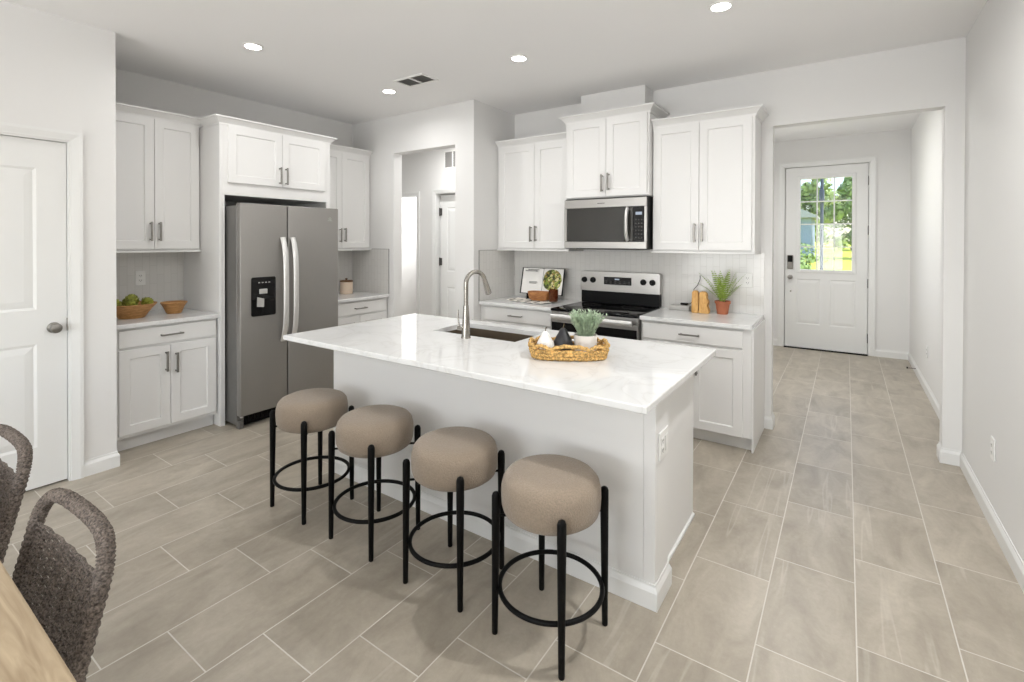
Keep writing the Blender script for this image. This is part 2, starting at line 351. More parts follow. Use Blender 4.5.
# backsplash tile on the walls
struct('trim_1', [(XS+.009, -.546, YB-.008, YB, .914, 1.41)], 'tile_x')
struct('trim_2', [(XS, XS+.008, 3.786, YB, .914, 1.41)], 'tile_y')
struct('trim_3', [(XL, XL+.008, YP, 1.918, .914, 1.41)], 'tile_y')
struct('trim_4', [(XL, XL+.008, 2.936, YD, .914, 1.405)], 'tile_y')
struct('trim_5', [(XL+.009, -4.186, YD-.008, YD, .914, 1.41)], 'tile_x')
# thin metal edge of the tile fields
struct('trim_6', [(XS, XS+.010, 3.780, 3.786, .914, 1.414), (XS, XS+.010, 3.786, 4.07, 1.410, 1.415)], 'vent')
struct('trim_7', [(-4.186, -4.181, YD-.010, YD, .914, 1.414), (-4.46, -4.186, YD-.010, YD, 1.410, 1.415)], 'vent')

# ------------------------------------------------------------------ doors and casings
def casing(name, x0, x1, z1, yf, wd=.075, t=.018, parent=None, rz=None, loc=None):
    b = MB()
    prof = [(0, 0), (wd, 0), (wd, -t), (wd*.7, -t), (wd*.2, -t*.6), (0, -t*.5)]
    def ring(px, pz, sx, sz): return [(px+sx*o, yf+d, pz+sz*o) for o, d in prof]
    b.ring_loft([ring(x0, 0, -1, 0), ring(x0, z1, -1, 1), ring(x1, z1, 1, 1), ring(x1, 0, 1, 0)])
    o = b.build(name, 'trim', parent, kind='structure')
    if rz is not None: o.rotation_euler = (0, 0, rz)
    if loc: o.location = loc
    return o
def recess_panel(b, x0, x1, z0, z1, yf, w_=.03, d=.007):
    """moulded panel on a face at yf looking to -y: sunk groove and raised field"""
    def rect(i, y): return [(x0+i, y, z0+i), (x1-i, y, z0+i), (x1-i, y, z1-i), (x0+i, y, z1-i)]
    b.ring_loft([rect(0, yf), rect(w_*.5, yf+d), rect(w_, yf+d*.6), rect(w_*1.8, yf+d*.1)], cap0=False)
def leaf_face(b, x0, x1, z0, z1, yf, t, holes):
    """a door leaf as a slab whose front face is cut for the panels / the light (holes: x0,x1,z0,z1,through)"""
    xs = sorted({x0, x1, *[h[0] for h in holes], *[h[1] for h in holes]}); zs = sorted({z0, z1, *[h[2] for h in holes], *[h[3] for h in holes]})
    for i in range(len(xs)-1):
        for j in range(len(zs)-1):
            cx, cz = (xs[i]+xs[i+1])/2, (zs[j]+zs[j+1])/2
            hit = [h for h in holes if h[0] < cx < h[1] and h[2] < cz < h[3]]
            q = [(xs[i], zs[j]), (xs[i+1], zs[j]), (xs[i+1], zs[j+1]), (xs[i], zs[j+1])]
            if not hit: b.face([(x, yf, z) for x, z in q])
            if not hit or not hit[0][4]: b.face([(x, yf+t, z) for x, z in q[::-1]])
    for h in holes:
        if h[4]:
            a = [(h[0], h[2]), (h[1], h[2]), (h[1], h[3]), (h[0], h[3])]
            for i in range(4):
                p, q = a[i], a[(i+1) % 4]; b.face([(p[0], yf, p[1]), (q[0], yf, q[1]), (q[0], yf+t, q[1]), (p[0], yf+t, p[1])])
        else: recess_panel(b, *h[:4], yf)
    a = [(x0, z0), (x1, z0), (x1, z1), (x0, z1)]
    for i in range(4):
        p, q = a[i], a[(i+1) % 4]; b.face([(p[0], yf, p[1]), (q[0], yf, q[1]), (q[0], yf+t, q[1]), (p[0], yf+t, p[1])])
    bmesh.ops.remove_doubles(b.bm, verts=b.bm.verts, dist=1e-5)
def door_root(name, loc, rz=0):
    o = bpy.data.objects.new(name, None); COL.objects.link(o); o.location = loc; o.rotation_euler = (0, 0, rz); o['kind'] = 'structure'; return o
def knob(b, x, z, yf, s=-1):
    b2 = b
    prof = [(.032, 0), (.033, .006), (.022, .010), (.012, .014), (.012, .032), (.020, .038), (.028, .046), (.030, .056), (.026, .066), (.014, .071), (.001, .072)]
    b2.lathe(prof, n=24, fn=lambda p: Vector((x+p.x, yf+s*p.z, z+p.y)))

# front door, closed, half light with twelve panes
d1 = door_root('door_1', (0, YE, 0))
DX0, DX1, DZ1 = -.726, .237, 2.553
b = MB(); g0, g1, gz0, gz1 = -.540, .060, 1.115, 2.385
cxs = [(-.585, -.295), (-.185, .105)]
leaf_face(b, DX0, DX1, .012, DZ1, .03, .045, [(g0-.03, g1+.03, gz0-.03, gz1+.03, True)]+[(a, c, .34, .98, False) for a, c in cxs])
b.build('door_leaf', 'trim', d1)
b = MB()
for q in ((g0-.045, g0, gz0-.045, gz1+.045), (g1, g1+.045, gz0-.045, gz1+.045), (g0, g1, gz0-.045, gz0), (g0, g1, gz1, gz1+.045)): b.box(q[0], q[1], .018, .085, q[2], q[3], .004)
b.build('light_frame', 'trim', d1)
b = MB()
for i in (1, 2): x = g0+(g1-g0)*i/3; b.box(x-.008, x+.008, .046, .062, gz0, gz1)
for i in (1, 2, 3): z = gz0+(gz1-gz0)*i/4; b.box(g0, g1, .0455, .0625, z-.008, z+.008)
b.build('muntins', 'trim', d1)
MB().box(g0, g1, .052, .056, gz0, gz1).build('pane', 'glass', d1)
b = MB(); b.box(-.700, -.624, .008, .03, 1.115, 1.315, .012, 3); b.build('keypad_lock', 'nickel', d1)
b = MB(); b.box(-.692, -.632, .004, .0095, 1.215, 1.306, .004, 2); b.build('keypad_face', 'black', d1)
b = MB(); knob(b, -.662, 1.0, .03); b.build('door_knob', 'nickel', d1, True)
b = MB(); b.lathe([(.012, 0), (.012, .006), (.004, .008)], n=14, fn=lambda p: Vector((-.655+p.x, .03-p.z, .80+p.y))); b.build('latch_button', 'chrome', d1, True)
for z in (2.32, 1.66, .95, .22):
    b = MB(); b.cyl((.246, .016, z-.06), (.246, .016, z+.06), .012, n=10); b.box(.236, .254, .026, .031, z-.05, z+.05); b.build('hinge', 'slot', d1)
b = MB()
b.box(-.744, -.732, .0, .12, 0, 2.57); b.box(.243, .255, .0, .12, 0, 2.57); b.box(-.732, .243, .0, .12, 2.559, 2.571); b.box(-.732, .243, .0, .12, 0, .010)
b.box(-.732, -.716, .0755, .095, .010, 2.559); b.box(.227, .243, .0755, .095, .010, 2.559); b.box(-.716, .227, .0755, .095, 2.545, 2.559)
b.build('door_jamb', 'trim', d1)
casing('trim_8', -.744, .255, 2.571, YE, .066)

MB().box(DX0+.001, DX1-.001, .034, .072, .0105, .0118).build('door_sweep', 'black', d1)
b = MB(); b.box(-.732, .243, -.05, -.001, 0, .014, .003); b.build('threshold', 'bmetal', d1)
# pantry door at the left edge (faces +x)
d2 = door_root('door_2', (XP, 0, 0), PI/2)
b = MB(); leaf_face(b, .184, .948, .012, 2.108, .022, .035, [(.322, .811, 1.084, 1.94, False), (.322, .811, .255, .878, False)]); b.build('door_leaf', 'trim', d2)
b = MB(); knob(b, .886, .968, .022); b.build('door_knob', 'nickel', d2, True)
for z in (.985,): b = MB(); b.box(.946, .958, .012, .024, z-.045, z+.035, .002); b.build('strike_plate', 'nickel', d2)
b = MB(); b.box(.951, .961, .0, .12, 0, 2.121); b.box(.171, .181, .0, .12, 0, 2.121); b.box(.181, .951, .0, .12, 2.111, 2.121); b.box(.181, .951, .06, .12, 2.09, 2.111); b.build('door_jamb', 'trim', d2)
casing('trim_9', .171, .961, 2.121, 0, .058, rz=PI/2, loc=(XP, 0, 0))

# hall door, seen through the cased opening
d3 = door_root('door_3', (0, HB, 0))
b = MB(); leaf_face(b, -4.592, -3.868, .012, 2.128, .075, .035, [(-4.47, -3.99, 1.09, 1.96, False), (-4.47, -3.99, .25, .88, False)]); b.build('door_leaf', 'trim', d3)
for z in (1.90, 1.22, .25):
    b = MB(); b.box(-4.600, -4.560, .066, .075, z-.05, z+.05); b.cyl((-4.593, .062, z-.055), (-4.593, .062, z+.055), .009, n=8); b.build('hinge', 'slot', d3)
b = MB(); b.box(-4.609, -4.601, 0, .11, 0, 2.149); b.box(-3.859, -3.851, 0, .11, 0, 2.149); b.box(-4.601, -3.859, 0, .11, 2.14, 2.149); b.build('door_jamb', 'trim', d3)
casing('trim_10', -4.609, -3.851, 2.149, HB, .06)
casing('trim_11', -5.749, -4.966, 2.134, HB, .06)

# wide sliding glass door behind the camera, unseen, backing the added fill lamp
w1 = door_root('window_1', (-1.7, YR-.06, 0))
b = MB()
for x0, x1 in ((-1.65, -1.58), (-.035, .035), (1.58, 1.65)): b.box(x0, x1, -.04, .04, 0, 2.45)
b.box(-1.58, 1.58, -.04, .04, 2.38, 2.45); b.box(-1.58, 1.58, -.04, .04, 0, .07); b.build('window_frame', 'trim', w1)
b = MB(); b.box(-1.58, -.035, -.004, .004, .07, 2.38); b.box(.035, 1.58, -.004, .004, .07, 2.38); b.build('pane', 'glass', w1)

w2 = door_root('added_window', (XR+.06, -2.0, 1.45), PI/2)  # unseen window, added to go with the side fill lamp
b = MB()
for x0, x1 in ((-1.15, -1.09), (-.03, .03), (1.09, 1.15)): b.box(x0, x1, -.04, .04, -.9, .9)
b.box(-1.09, 1.09, -.04, .04, .84, .9); b.box(-1.09, 1.09, -.04, .04, -.9, -.84); b.build('window_frame', 'trim', w2)
b = MB(); b.box(-1.09, -.03, -.004, .004, -.84, .84); b.box(.03, 1.09, -.004, .004, -.84, .84); b.build('pane', 'glass', w2)

# ------------------------------------------------------------------ cabinets (local: width along x, back at y=0, front to -y)
def handle_bar(name_parent, vertical, x, z, yf, ln=.15):
    b = MB(); r = .0055; o = .030
    if vertical:
        b.box(x-.0075, x+.0075, yf-o-.010, yf-o, z-ln/2, z+ln/2, .002)
        for s in (-1, 1): b.box(x-.005, x+.005, yf-o, yf, z+s*(ln/2-.012)-.005, z+s*(ln/2-.012)+.005)
    else:
        b.box(x-ln/2, x+ln/2, yf-o-.010, yf-o, z-.006, z+.006, .002)
        for s in (-1, 1): b.box(x+s*(ln/2-.012)-.005, x+s*(ln/2-.012)+.005, yf-o, yf, z-.005, z+.005)
    return b.build('handle', 'nickel', name_parent)
def crown_moulding(root, x0, x1, yf, z, left, right, out=.052, h=.054, m='cab', back=0.):
    prof = [(.0, -.012), (.006, -.012), (.008, .004), (.022, h*.35), (out*.8, h*.72), (out, h*.78), (out, h), (0, h)]
    path = lambda o: ([(x0-o, back)] if left else []) + [(x0-(o if left else 0), yf-o), (x1+(o if right else 0), yf-o)] + ([(x1+o, back)] if right else [])
    k = len(path(0)); b = MB()
    b.ring_loft([[(*path(o)[i], z+dz) for o, dz in prof] for i in range(k)])
    return b.build('crown_moulding', m, root)
DT = .02
def leafs(root, doors, drawers, yf):
    for x0, x1, z0, z1, hx, hz in doors:
        d = MB().shaker(x0, x1, z0, z1, yf-DT, DT).build('door', 'cab', root)
        if hx is not None: handle_bar(d, True, hx, hz, yf-DT)
    for x0, x1, z0, z1 in drawers:
        d = MB().slab(x0, x1, z0, z1, yf-DT, DT).build('drawer', 'cab', root)
        handle_bar(d, False, (x0+x1)/2, (z0+z1)/2, yf-DT)
def upper(label, loc, rz, w_, dep, h, doors, crown=(False, False), lip=True, group='white wall cabinets', crown_span=None, back=0.):
    t = thing('wall_cabinet', label, 'cabinet', loc, rz, group)
    MB().box(-w_/2, w_/2, -dep, 0, 0, h, .0015).build('cabinet_body', 'cab', t)
    leafs(t, doors, [], -dep)
    cs = crown_span or (-w_/2, w_/2)
    crown_moulding(t, cs[0], cs[1], -dep, h-.004, *crown, back=back)
    if lip: MB().box(-w_/2-.004, w_/2+.004, -dep-.024, -.01, -.016, -.0005, .003).build('light_rail', 'cab', t)
    return t
def base(label, loc, rz, w_, dep, doors, drawers, h=.882, toe=.10, group='white base cabinets', stile=None):
    t = thing('base_cabinet', label, 'cabinet', loc, rz, group)
    MB().box(-w_/2, w_/2, -dep, 0, toe, h, .0015).build('cabinet_body', 'cab', t)
    MB().box(-w_/2, w_/2, -dep+.062, -.02, 0, toe-.0005).build('toe_kick', 'cab', t)
    leafs(t, doors, drawers, -dep)
    return t
g = .0015
# left wall run (faces +x, local x -> world y)
upper('tall white two-door wall cabinet left of the fridge, above the wooden bowls', (XL+.002, (YP+.002+1.917)/2, 1.424), PI/2, 1.917-YP-.002, .310, 1.052,
      [(-.3275+.0, .030-g, .012, 1.036, -.000, .150), (.030+g, .352, .012, 1.036, .060, .150)])
BW = 1.914-YP-.004
t = base('white base cabinet left of the fridge, below the wooden bowls', (XL+.002, (YP+.004+1.914)/2, 0), PI/2, BW, .612,
     [(-.292, .025-g, .125, .725, -.008, .605), (.025+g, .345, .125, .725, .058, .585)], [(-.292, .345, .742, .866)])
# fridge surround
fs = thing('fridge_cabinet', 'deep white two-door cabinet with tall side panels boxing in the fridge', 'cabinet', (XL+.002, 2.4265, 0), PI/2)
FW = 2.934-1.919; FD = .655
for s in (-1, 1): MB().box(s*FW/2, s*(FW/2-.020), -FD, 0, 0, 2.455, .0015).build('side_panel', 'cab', fs)
MB().box(-FW/2+.0205, FW/2-.0205, -FD, 0, 1.876, 2.455, .001).build('cabinet_body', 'cab', fs)
for s in (-1, 1): MB().box(s*(FW/2-.021), s*(FW/2-.038), -FD, -FD+.02, 0.0, 1.8755).build('face_stile', 'cab', fs)
leafs(fs, [(-.447, .012-g, 1.978, 2.440, -.017, 2.075), (.012+g, .445, 1.978, 2.440, .041, 2.075)], [], -FD)
crown_moulding(fs, -FW/2, FW/2, -FD, 2.452, True, True, back=-.392)
# right of the fridge
upper('narrow white two-door wall cabinet in the corner right of the fridge', (XL+.002, (2.937+YD-.002)/2, 1.412), PI/2, YD-.002-2.937, .310, 1.060,
      [(-.378, -.004-g, .012, 1.044, -.033, .150), (-.004+g, .358, .012, 1.044, .025, .155)])
base('white base cabinet in the corner right of the fridge', (XL+.002, (2.938+YD-.010)/2, 0), PI/2, YD-.012-2.938, .612,
     [(-.355, -.004-g, .125, .725, -.055, .585), (-.004+g, .345, .125, .725, .05, .585)], [(-.355, .345, .742, .866)])
# back wall
upper('white two-door wall cabinet in the corner left of the microwave', ((XS+.002-2.152)/2, YB-.002, 1.424), 0, -2.152-XS-.002, .305, 1.052,
      [(-.385, .036-g, .012, 1.036, .008, .150), (.036+g, .405, .012, 1.036, .064, .155)])
upper('short high white two-door cabinet directly above the microwave', (-1.755, YB-.002, 1.890), 0, .786, .385, .708,
      [(-.375, .012-g, .008, .692, -.018, .125), (.012+g, .378, .008, .692, .042, .135)], crown=(True, True), lip=False, back=0.)
upper('widest white two-door wall cabinet, right of the microwave, above the fern', ((-1.358-.574)/2, YB-.002, 1.424), 0, -.574+1.358, .305, 1.052,
      [(-.383, -.012-g, .012, 1.036, -.040, .150), (-.012+g, .372, .012, 1.036, .018, .155)], crown=(False, True))
base('white base cabinet left of the oven range, below the open cookbook', ((XS+.002-2.160)/2, YB-.002, 0), 0, -2.160-XS-.002, .590,
     [(-.345, .02-g, .125, .725, -.03, .585), (.02+g, .395, .125, .725, .07, .585)], [(-.345, .395, .742, .866)])
rb = base('white base cabinet right of the oven range, below the fern', ((-1.352-.550)/2, YB-.002, 0), 0, -.550+1.352, .590,
     [(-.384, -.012-g, .090+.015, .725, -.055, .585), (-.012+g, .346, .105, .725, .035, .585)], [(-.384, .346, .742, .866)])
MB().box(.4015, .4135, -.578, 0, 0, .882).build('end_panel', 'cab', rb)

# countertops
def worktop(label, x0, x1, y0, y1, z1=.914, th=.031):
    b = MB().box(x0, x1, y0, y1, z1-th, z1, .004, 2)
    o = b.build('countertop', 'quartz'); return tag(o, label, 'countertop', 'white quartz countertops')
worktop('short white quartz countertop left of the fridge, under the wooden bowls', XL+.009, -4.165, YP+.003, 1.9155)
worktop('short white quartz countertop in the corner right of the fridge', XL+.009, -4.165, 2.9365, YD-.009)
worktop('white quartz countertop left of the range, under the cookbook', XS+.011, -2.158, 3.776, YB-.009)
worktop('white quartz countertop right of the range, under the fern', -1.354, -.545, 3.776, YB-.009)

# ------------------------------------------------------------------ island
IX0, IX1, IY0, IY1 = -2.905, -.586, 1.713, 2.845
SX0, SX1, SY0, SY1 = -2.26, -1.60, 2.372, 2.728
isl = thing('kitchen_island', 'long white kitchen island body with baseboard and end column, behind the four stools', 'kitchen island', (-1.7, 2.37, 0))
ox, oy = -1.7, 2.37
bx0, bx1, by0, by1 = -2.762, -.688, 1.975, 2.775
b = MB()
# body as an open shell so that the sink hangs inside
b.box(bx0-ox, bx1-ox, by0-oy, by0-oy+.10, 0, .882, .001)
b.box(bx0-ox, bx0-ox+.02, by0-oy+.1005, by1-oy, 0, .882); b.box(bx1-ox-.02, bx1-ox, by0-oy+.1005, by1-oy, 0, .882)
b.box(bx0-ox+.0205, bx1-ox-.0205, by1-oy-.08, by1-oy-.06, 0, .10); b.box(bx0-ox+.0205, bx1-ox-.0205, by1-oy-.02, by1-oy, .10, .882)
b.build('island_body', 'cab', isl)
b = MB(); b.box(bx1-ox+.0005, -.638-ox, by0-oy, 2.150-oy, 0, .882, .002); b.build('end_column', 'cab', isl)
# baseboard of the island
def swept(path, prof):
    P = [Vector(p) for p in path]; k = len(P); off = []
    for i in range(k):
        nrm = []
        if i: d = (P[i]-P[i-1]).normalized(); nrm.append(Vector((d.y, -d.x)))
        if i < k-1: d = (P[i+1]-P[i]).normalized(); nrm.append(Vector((d.y, -d.x)))
        off.append(nrm[0] if len(nrm) == 1 else (nrm[0]+nrm[1]).normalized()/((nrm[0]+nrm[1]).normalized().dot(nrm[0])))
    mb = MB(); mb.ring_loft([[(P[i].x+off[i].x*o, P[i].y+off[i].y*o, z) for o, z in prof] for i in range(k)]); return mb
pf = [(0, 0), (.014, 0), (.014, .070), (.010, .080), (.005, .090), (.004, .100), (0, .100)]
swept([(bx0-ox, by0-oy), (-.638-ox, by0-oy), (-.638-ox, 2.150-oy), (bx1-ox, 2.150-oy)], pf).build('baseboard', 'trim', isl)
swept([(bx1-ox, 2.1655-oy), (bx1-ox, by1-oy)], [(0, 0), (.010, 0), (.010, .012), (0, .018)]).build('shoe_moulding', 'trim', isl)
xs = [bx0+.03, -2.30, -1.60, -.72]
for a, c in zip(xs, xs[1:]):
    d = MB().shaker(a-ox+.003, c-ox-.003, .12, .86, 0, .02)
    for v in d.bm.verts: v.co = Vector((v.co.x, by1-oy+.02-v.co.y, v.co.z))
    d = d.build('door', 'cab', isl)
b = MB()
def frame_slab(b, o, i, z0, z1, e=.005):
    def rr(r, z, k): return [(r[0]+k, r[2]+k, z), (r[1]-k, r[2]+k, z), (r[1]-k, r[3]-k, z), (r[0]+k, r[3]-k, z)]
    vs = b.ring_loft([rr(i, z0, 0), rr(i, z1, 0), rr(o, z1, e), rr(o, z1-e*.4, e*.25), rr(o, z1-e, 0), rr(o, z0+e, 0), rr(o, z0, e)], False, False)
    n_ = 4
    for k in range(n_): b.bm.faces.new((vs[-1][k], vs[-1][(k+1) % n_], vs[0][(k+1) % n_], vs[0][k]))
def island_top():
    b = MB(); frame_slab(b, (IX0, IX1, IY0, IY1), (SX0, SX1, SY0, SY1), .883, .914)
    return tag(b.build('island_countertop', 'quartz'), 'large white quartz island top with sink cutout and woven tray', 'countertop')
island_top()
sk_ = thing('sink', 'stainless undermount sink in the island top behind the faucet', 'sink', ((SX0+SX1)/2, (SY0+SY1)/2, .882))
hw, hd = (SX1-SX0)/2, (SY1-SY0)/2
def rrect(hx, hy, r, z, n=6):
    P = []
    for cx, cy, a0 in ((hx-r, hy-r, 0), (-hx+r, hy-r, 90), (-hx+r, -hy+r, 180), (hx-r, -hy+r, 270)):
        for i in range(n+1): a = R(a0+90*i/n); P.append((cx+r*math.cos(a), cy+r*math.sin(a), z))
    return P
b = MB(); b.ring_loft([rrect(hw+.02, hd+.02, .02, -.0005), rrect(hw+.005, hd+.005, .03, -.0005), rrect(hw+.003, hd+.003, .03, -.02), rrect(hw-.004, hd-.004, .035, -.19), rrect(hw-.03, hd-.03, .04, -.205)], False, True)
b.build('basin', 'sinksteel', sk_, True)
b = MB(); b.lathe([(.045, -.2045), (.043, -.2), (.03, -.202), (.001, -.203)], n=24); b.build('drain', 'chrome', sk_, True)

# faucet
fa = thing('faucet', 'tall brushed nickel gooseneck faucet standing at the island sink', 'faucet', (-1.912, 2.300, .914))
b = MB(); b.lathe([(.030, 0), (.030, .004), (.0275, .010), (.022, .10), (.0165, .19), (.0150, .20)], n=28); b.build('faucet_body', 'chrome', fa, True)
pts = [(0, 0, .195), (0, 0, .315)]
for i in range(0, 13): a = PI - PI*.93*i/12; pts.append((.30*(.070+.070*math.cos(a)), .95*(.070+.070*math.cos(a)), .332+.070*math.sin(a)))
b = MB(); b.tube(pts, .0138, 16); b.build('spout', 'chrome', fa, True)
pe, pd = Vector(pts[-1]), (Vector(pts[-1])-Vector(pts[-2])).normalized()
b = MB(); b.tube([pe-pd*.004, pe+pd*.015, pe+pd*.055, pe+pd*.090, pe+pd*.094], [.0145, .0160, .0190, .0210, .017], 18); b.build('spray_head', 'chrome', fa, True)
b = MB(); b.tube([(-.02, .0, .055), (-.062, .0, .055)], .013, 14); b.build('valve', 'chrome', fa, True)
b = MB(); b.tube([(-.055, 0, .060), (-.064, .004, .10), (-.070, .006, .165)], [.006, .0048, .0045], 10); b.build('lever', 'chrome', fa, True)

# ------------------------------------------------------------------ fridge (faces +x)
fr = thing('refrigerator', 'stainless side-by-side refrigerator with black water dispenser', 'refrigerator', (-4.80, 2.4215, 0), PI/2)
fx = lambda y: y-2.4215           # world y -> local x
fy = lambda x: -(x+4.80)          # world x -> local y (front is -y)
b = MB(); b.box(fx(1.974), fx(2.874), fy(-4.012), fy(-4.76), .025, 1.785, .004); b.build('fridge_body', 'steel_side', fr)
b = MB(); b.box(fx(1.985), fx(2.867), fy(-4.006), fy(-4.012)-.0001, .11, 1.79); b.build('gasket', 'black', fr)
def fdoor(y0, y1):
    b = MB(); b.box(fx(y0), fx(y1), fy(-3.945), fy(-4.005), .105, 1.803, .008, 3); return b.build('fridge_door', 'steel', fr, True)
dl = fdoor(1.970, 2.364); dr = fdoor(2.374, 2.874)
def fhandle(yc, par):
    b = MB(); pts = []
    for i in range(21):
        k = i/20; z = .655+.875*k; bow = .052*(1-(2*k-1)**4)+.004
        pts.append((fx(yc), fy(-3.944)-bow, z))
    b.tube(pts, .0145, 14, flat=(.8, 1.6)); return b.build('handle', 'handle_steel', par, True)
fhandle(2.322, dl); fhandle(2.412, dr)
ds = MB(); ds.ring_loft([[(fx(2.157)+x, fy(-3.9445), 1.048+y) for x, y, _ in rrect(.101, .158, .014, 0)], [(fx(2.157)+x, fy(-3.938), 1.048+y) for x, y, _ in rrect(.101, .158, .014, 0)],
                                 [(fx(2.157)+x, fy(-3.936), 1.048+y) for x, y, _ in rrect(.098, .155, .012, 0)]]); ds = ds.build('water_dispenser', 'bglass', dl)
b = MB(); b.box(fx(2.115), fx(2.182), fy(-3.926), fy(-3.9365), 1.070, 1.110, .004); b.build('spigot', 'grey', ds)
b = MB(); b.prism([(fx(2.098), .968), (fx(2.150), .962), (fx(2.153), 1.03), (fx(2.100), 1.045)], fy(-3.924), fy(-3.9365)); b.build('paddle', 'grey', ds)
b = MB()
for k in range(4): b.box(fx(2.11+.028*k), fx(2.124+.028*k), fy(-3.9353), fy(-3.9365), 1.158, 1.166)
b.build('control_icons', 'grey', ds)
b = MB()   # small maker's mark: an oval ring with a short bar
pts = [(fx(2.782)+.012*math.cos(2*PI*i/20), fy(-3.9447), 1.706+.009*math.sin(2*PI*i/20)) for i in range(20)]
b.tube(pts, .0016, 6, True); b.box(fx(2.760), fx(2.806), fy(-3.9440), fy(-3.9452), 1.687, 1.690); b.build('logo', 'steel_b', dr)
b = MB(); b.box(fx(2.03), fx(2.83), fy(-4.012), fy(-4.07), .012, .095)
for k in range(24): b.box(fx(2.04+.032*k), fx(2.062+.032*k), fy(-4.006), fy(-4.0125), .03, .08)
b.build('toe_grille', 'black', fr)
for y in (1.994, 2.852):
    b = MB(); b.box(fx(y)-.020, fx(y)+.020, fy(-3.975), fy(-4.03), .0, .06, .006); b.build('foot', 'steel_side', fr)
    b = MB(); b.cyl((fx(y), fy(-3.975), .0905), (fx(y), fy(-3.975), .1045), .012, n=12); b.build('door_pivot', 'steel_b', fr)

# ------------------------------------------------------------------ microwave
mw = thing('microwave', 'stainless over-the-range microwave with black glass door under the short cabinet', 'microwave', (-1.7575, YB-.010, 1.437))
mx = lambda x: x+1.7575
yf = -(YB-.010-3.994); MW0, MW1 = -2.138, -1.368
b = MB(); b.box(mx(MW0), mx(MW1), yf, 0, 0, .448, .003); b.build('microwave_body', 'black', mw)
fz = yf-.022
b = MB()
b.box(mx(MW0), mx(MW1), fz, yf-.0005, .362, .440, .004); b.box(mx(MW0), mx(MW1), fz, yf-.0005, .004, .066, .004)
b.box(mx(MW0), mx(-2.112), fz, yf-.0005, .0665, .3615); b.box(mx(-1.386), mx(MW1), fz, yf-.0005, .0665, .3615)
b.build('front_frame', 'steel_m', mw)
b = MB(); b.box(mx(-2.1115), mx(-1.483), fz+.003, yf-.0005, .067, .361, .003); dm = b.build('door_window', 'mesh_glass', mw)
b = MB(); b.tube([(mx(-1.530), fz-.005-.034*(1-(2*k/12-1)**4), .078+.272*k/12) for k in range(13)], .013, 12, flat=(1.1, 1.5)); b.build('handle', 'handle_steel', mw, True)
b = MB(); b.box(mx(-1.482), mx(-1.3865), fz+.003, yf-.0005, .067, .361, .002); cp = b.build('control_panel', 'bglass', mw)
b = MB(); b.box(mx(-1.462), mx(-1.408), fz+.002, fz+.0031, .292, .316); b.build('clock_display', 'display', cp)
for i in range(3):
    for j in range(6): MB().box(mx(-1.466+.025*i), mx(-1.454+.025*i), fz+.0022, fz+.0031, .095+.03*j, .105+.03*j).build('button', 'slot', cp)
b = MB(); b.box(mx(-1.81), mx(-1.74), fz-.0008, fz, .398, .404); b.build('logo', 'slot', mw)
b = MB(); b.box(mx(-2.05), mx(-1.46), yf+.05, -.06, -.006, -.0005); b.build('grease_filter', 'steel_side', mw)

# ------------------------------------------------------------------ range
rg = thing('range', 'stainless electric oven range with black glass cooktop between the counters', 'oven', (-1.7565, YB-.012, 0))
rx = lambda x: x+1.7565
ry = lambda y: y-(YB-.012)
R0, R1 = -2.150, -1.363
b = MB(); b.box(rx(R0), rx(R1), ry(3.80), ry(4.375), .03, .892); b.build('range_body', 'steel_side', rg)
b = MB(); b.box(rx(R0), rx(R1), ry(3.742), ry(4.335), .893, .917, .009, 3); ct = b.build('cooktop', 'hob_glass', rg, True)
for (x, y, r) in ((-1.95, 3.90, .10), (-1.56, 3.90, .075), (-1.95, 4.18, .075), (-1.56, 4.18, .095)):
    b = MB(); b.ring_loft([[(rx(x)+q*math.cos(2*PI*i/40), ry(y)+q*math.sin(2*PI*i/40), z) for i in range(40)] for q, z in ((r, .9172), (r, .9176), (r-.003, .9176), (r-.003, .9172))], False, False); b.build('burner_ring', 'slot', ct)
b = MB(); b.box(rx(R0), rx(R1), ry(3.770), ry(3.7995), .842, .8925, .003); b.build('front_rail', 'steel_m', rg)
b = MB()
o_, i_ = (rx(R0+.003), rx(R1-.003), .20, .838), (rx(R0+.07), rx(R1-.07), .30, .72)
for q in ((o_[0], o_[1], .745, .838), (o_[0], o_[1], .20, .27)): b.box(q[0], q[1], ry(3.762), ry(3.7995), q[2], q[3], .003)
b.box(o_[0], i_[0]-.03, ry(3.762), ry(3.7995), .2705, .7445); b.box(i_[1]+.03, o_[1], ry(3.762), ry(3.7995), .2705, .7445)
od = b.build('oven_door', 'steel_m', rg)
b = MB(); b.box(o_[0]+.002, o_[1]-.002, ry(3.757), ry(3.7615), .215, .795, .002); b.build('oven_glass', 'bglass', od)
b = MB()
b.tube([(rx(R0+.03), ry(3.708), .852), (rx(R1-.03), ry(3.708), .852)], .018, 14, flat=(.8, 1.3))
for x in (R0+.075, R1-.075): b.box(rx(x)-.012, rx(x)+.012, ry(3.716), ry(3.7615), .825, .842, .003)
b.build('handle', 'handle_steel', od, True)
b = MB(); b.box(rx(R0+.003), rx(R1-.003), ry(3.766), ry(3.7995), .045, .192, .004); b.build('storage_drawer', 'steel_m', rg)
b = MB(); b.box(rx(-2.133), rx(-1.366), ry(4.322), ry(4.376), .9175, 1.032, .003); b.build('backguard_base', 'black', rg)
b = MB(); b.prism([(rx(-2.136), 1.0325), (rx(-1.362), 1.0325), (rx(-1.362), 1.206), (rx(-1.374), 1.216), (rx(-2.124), 1.216), (rx(-2.136), 1.206)], ry(4.312), ry(4.38)); bgd = b.build('backguard', 'steel_m', rg)
b = MB(); b.box(rx(-1.892), rx(-1.622), ry(4.3065), ry(4.3118), 1.098, 1.170, .002); dp = b.build('control_panel', 'bglass', bgd)
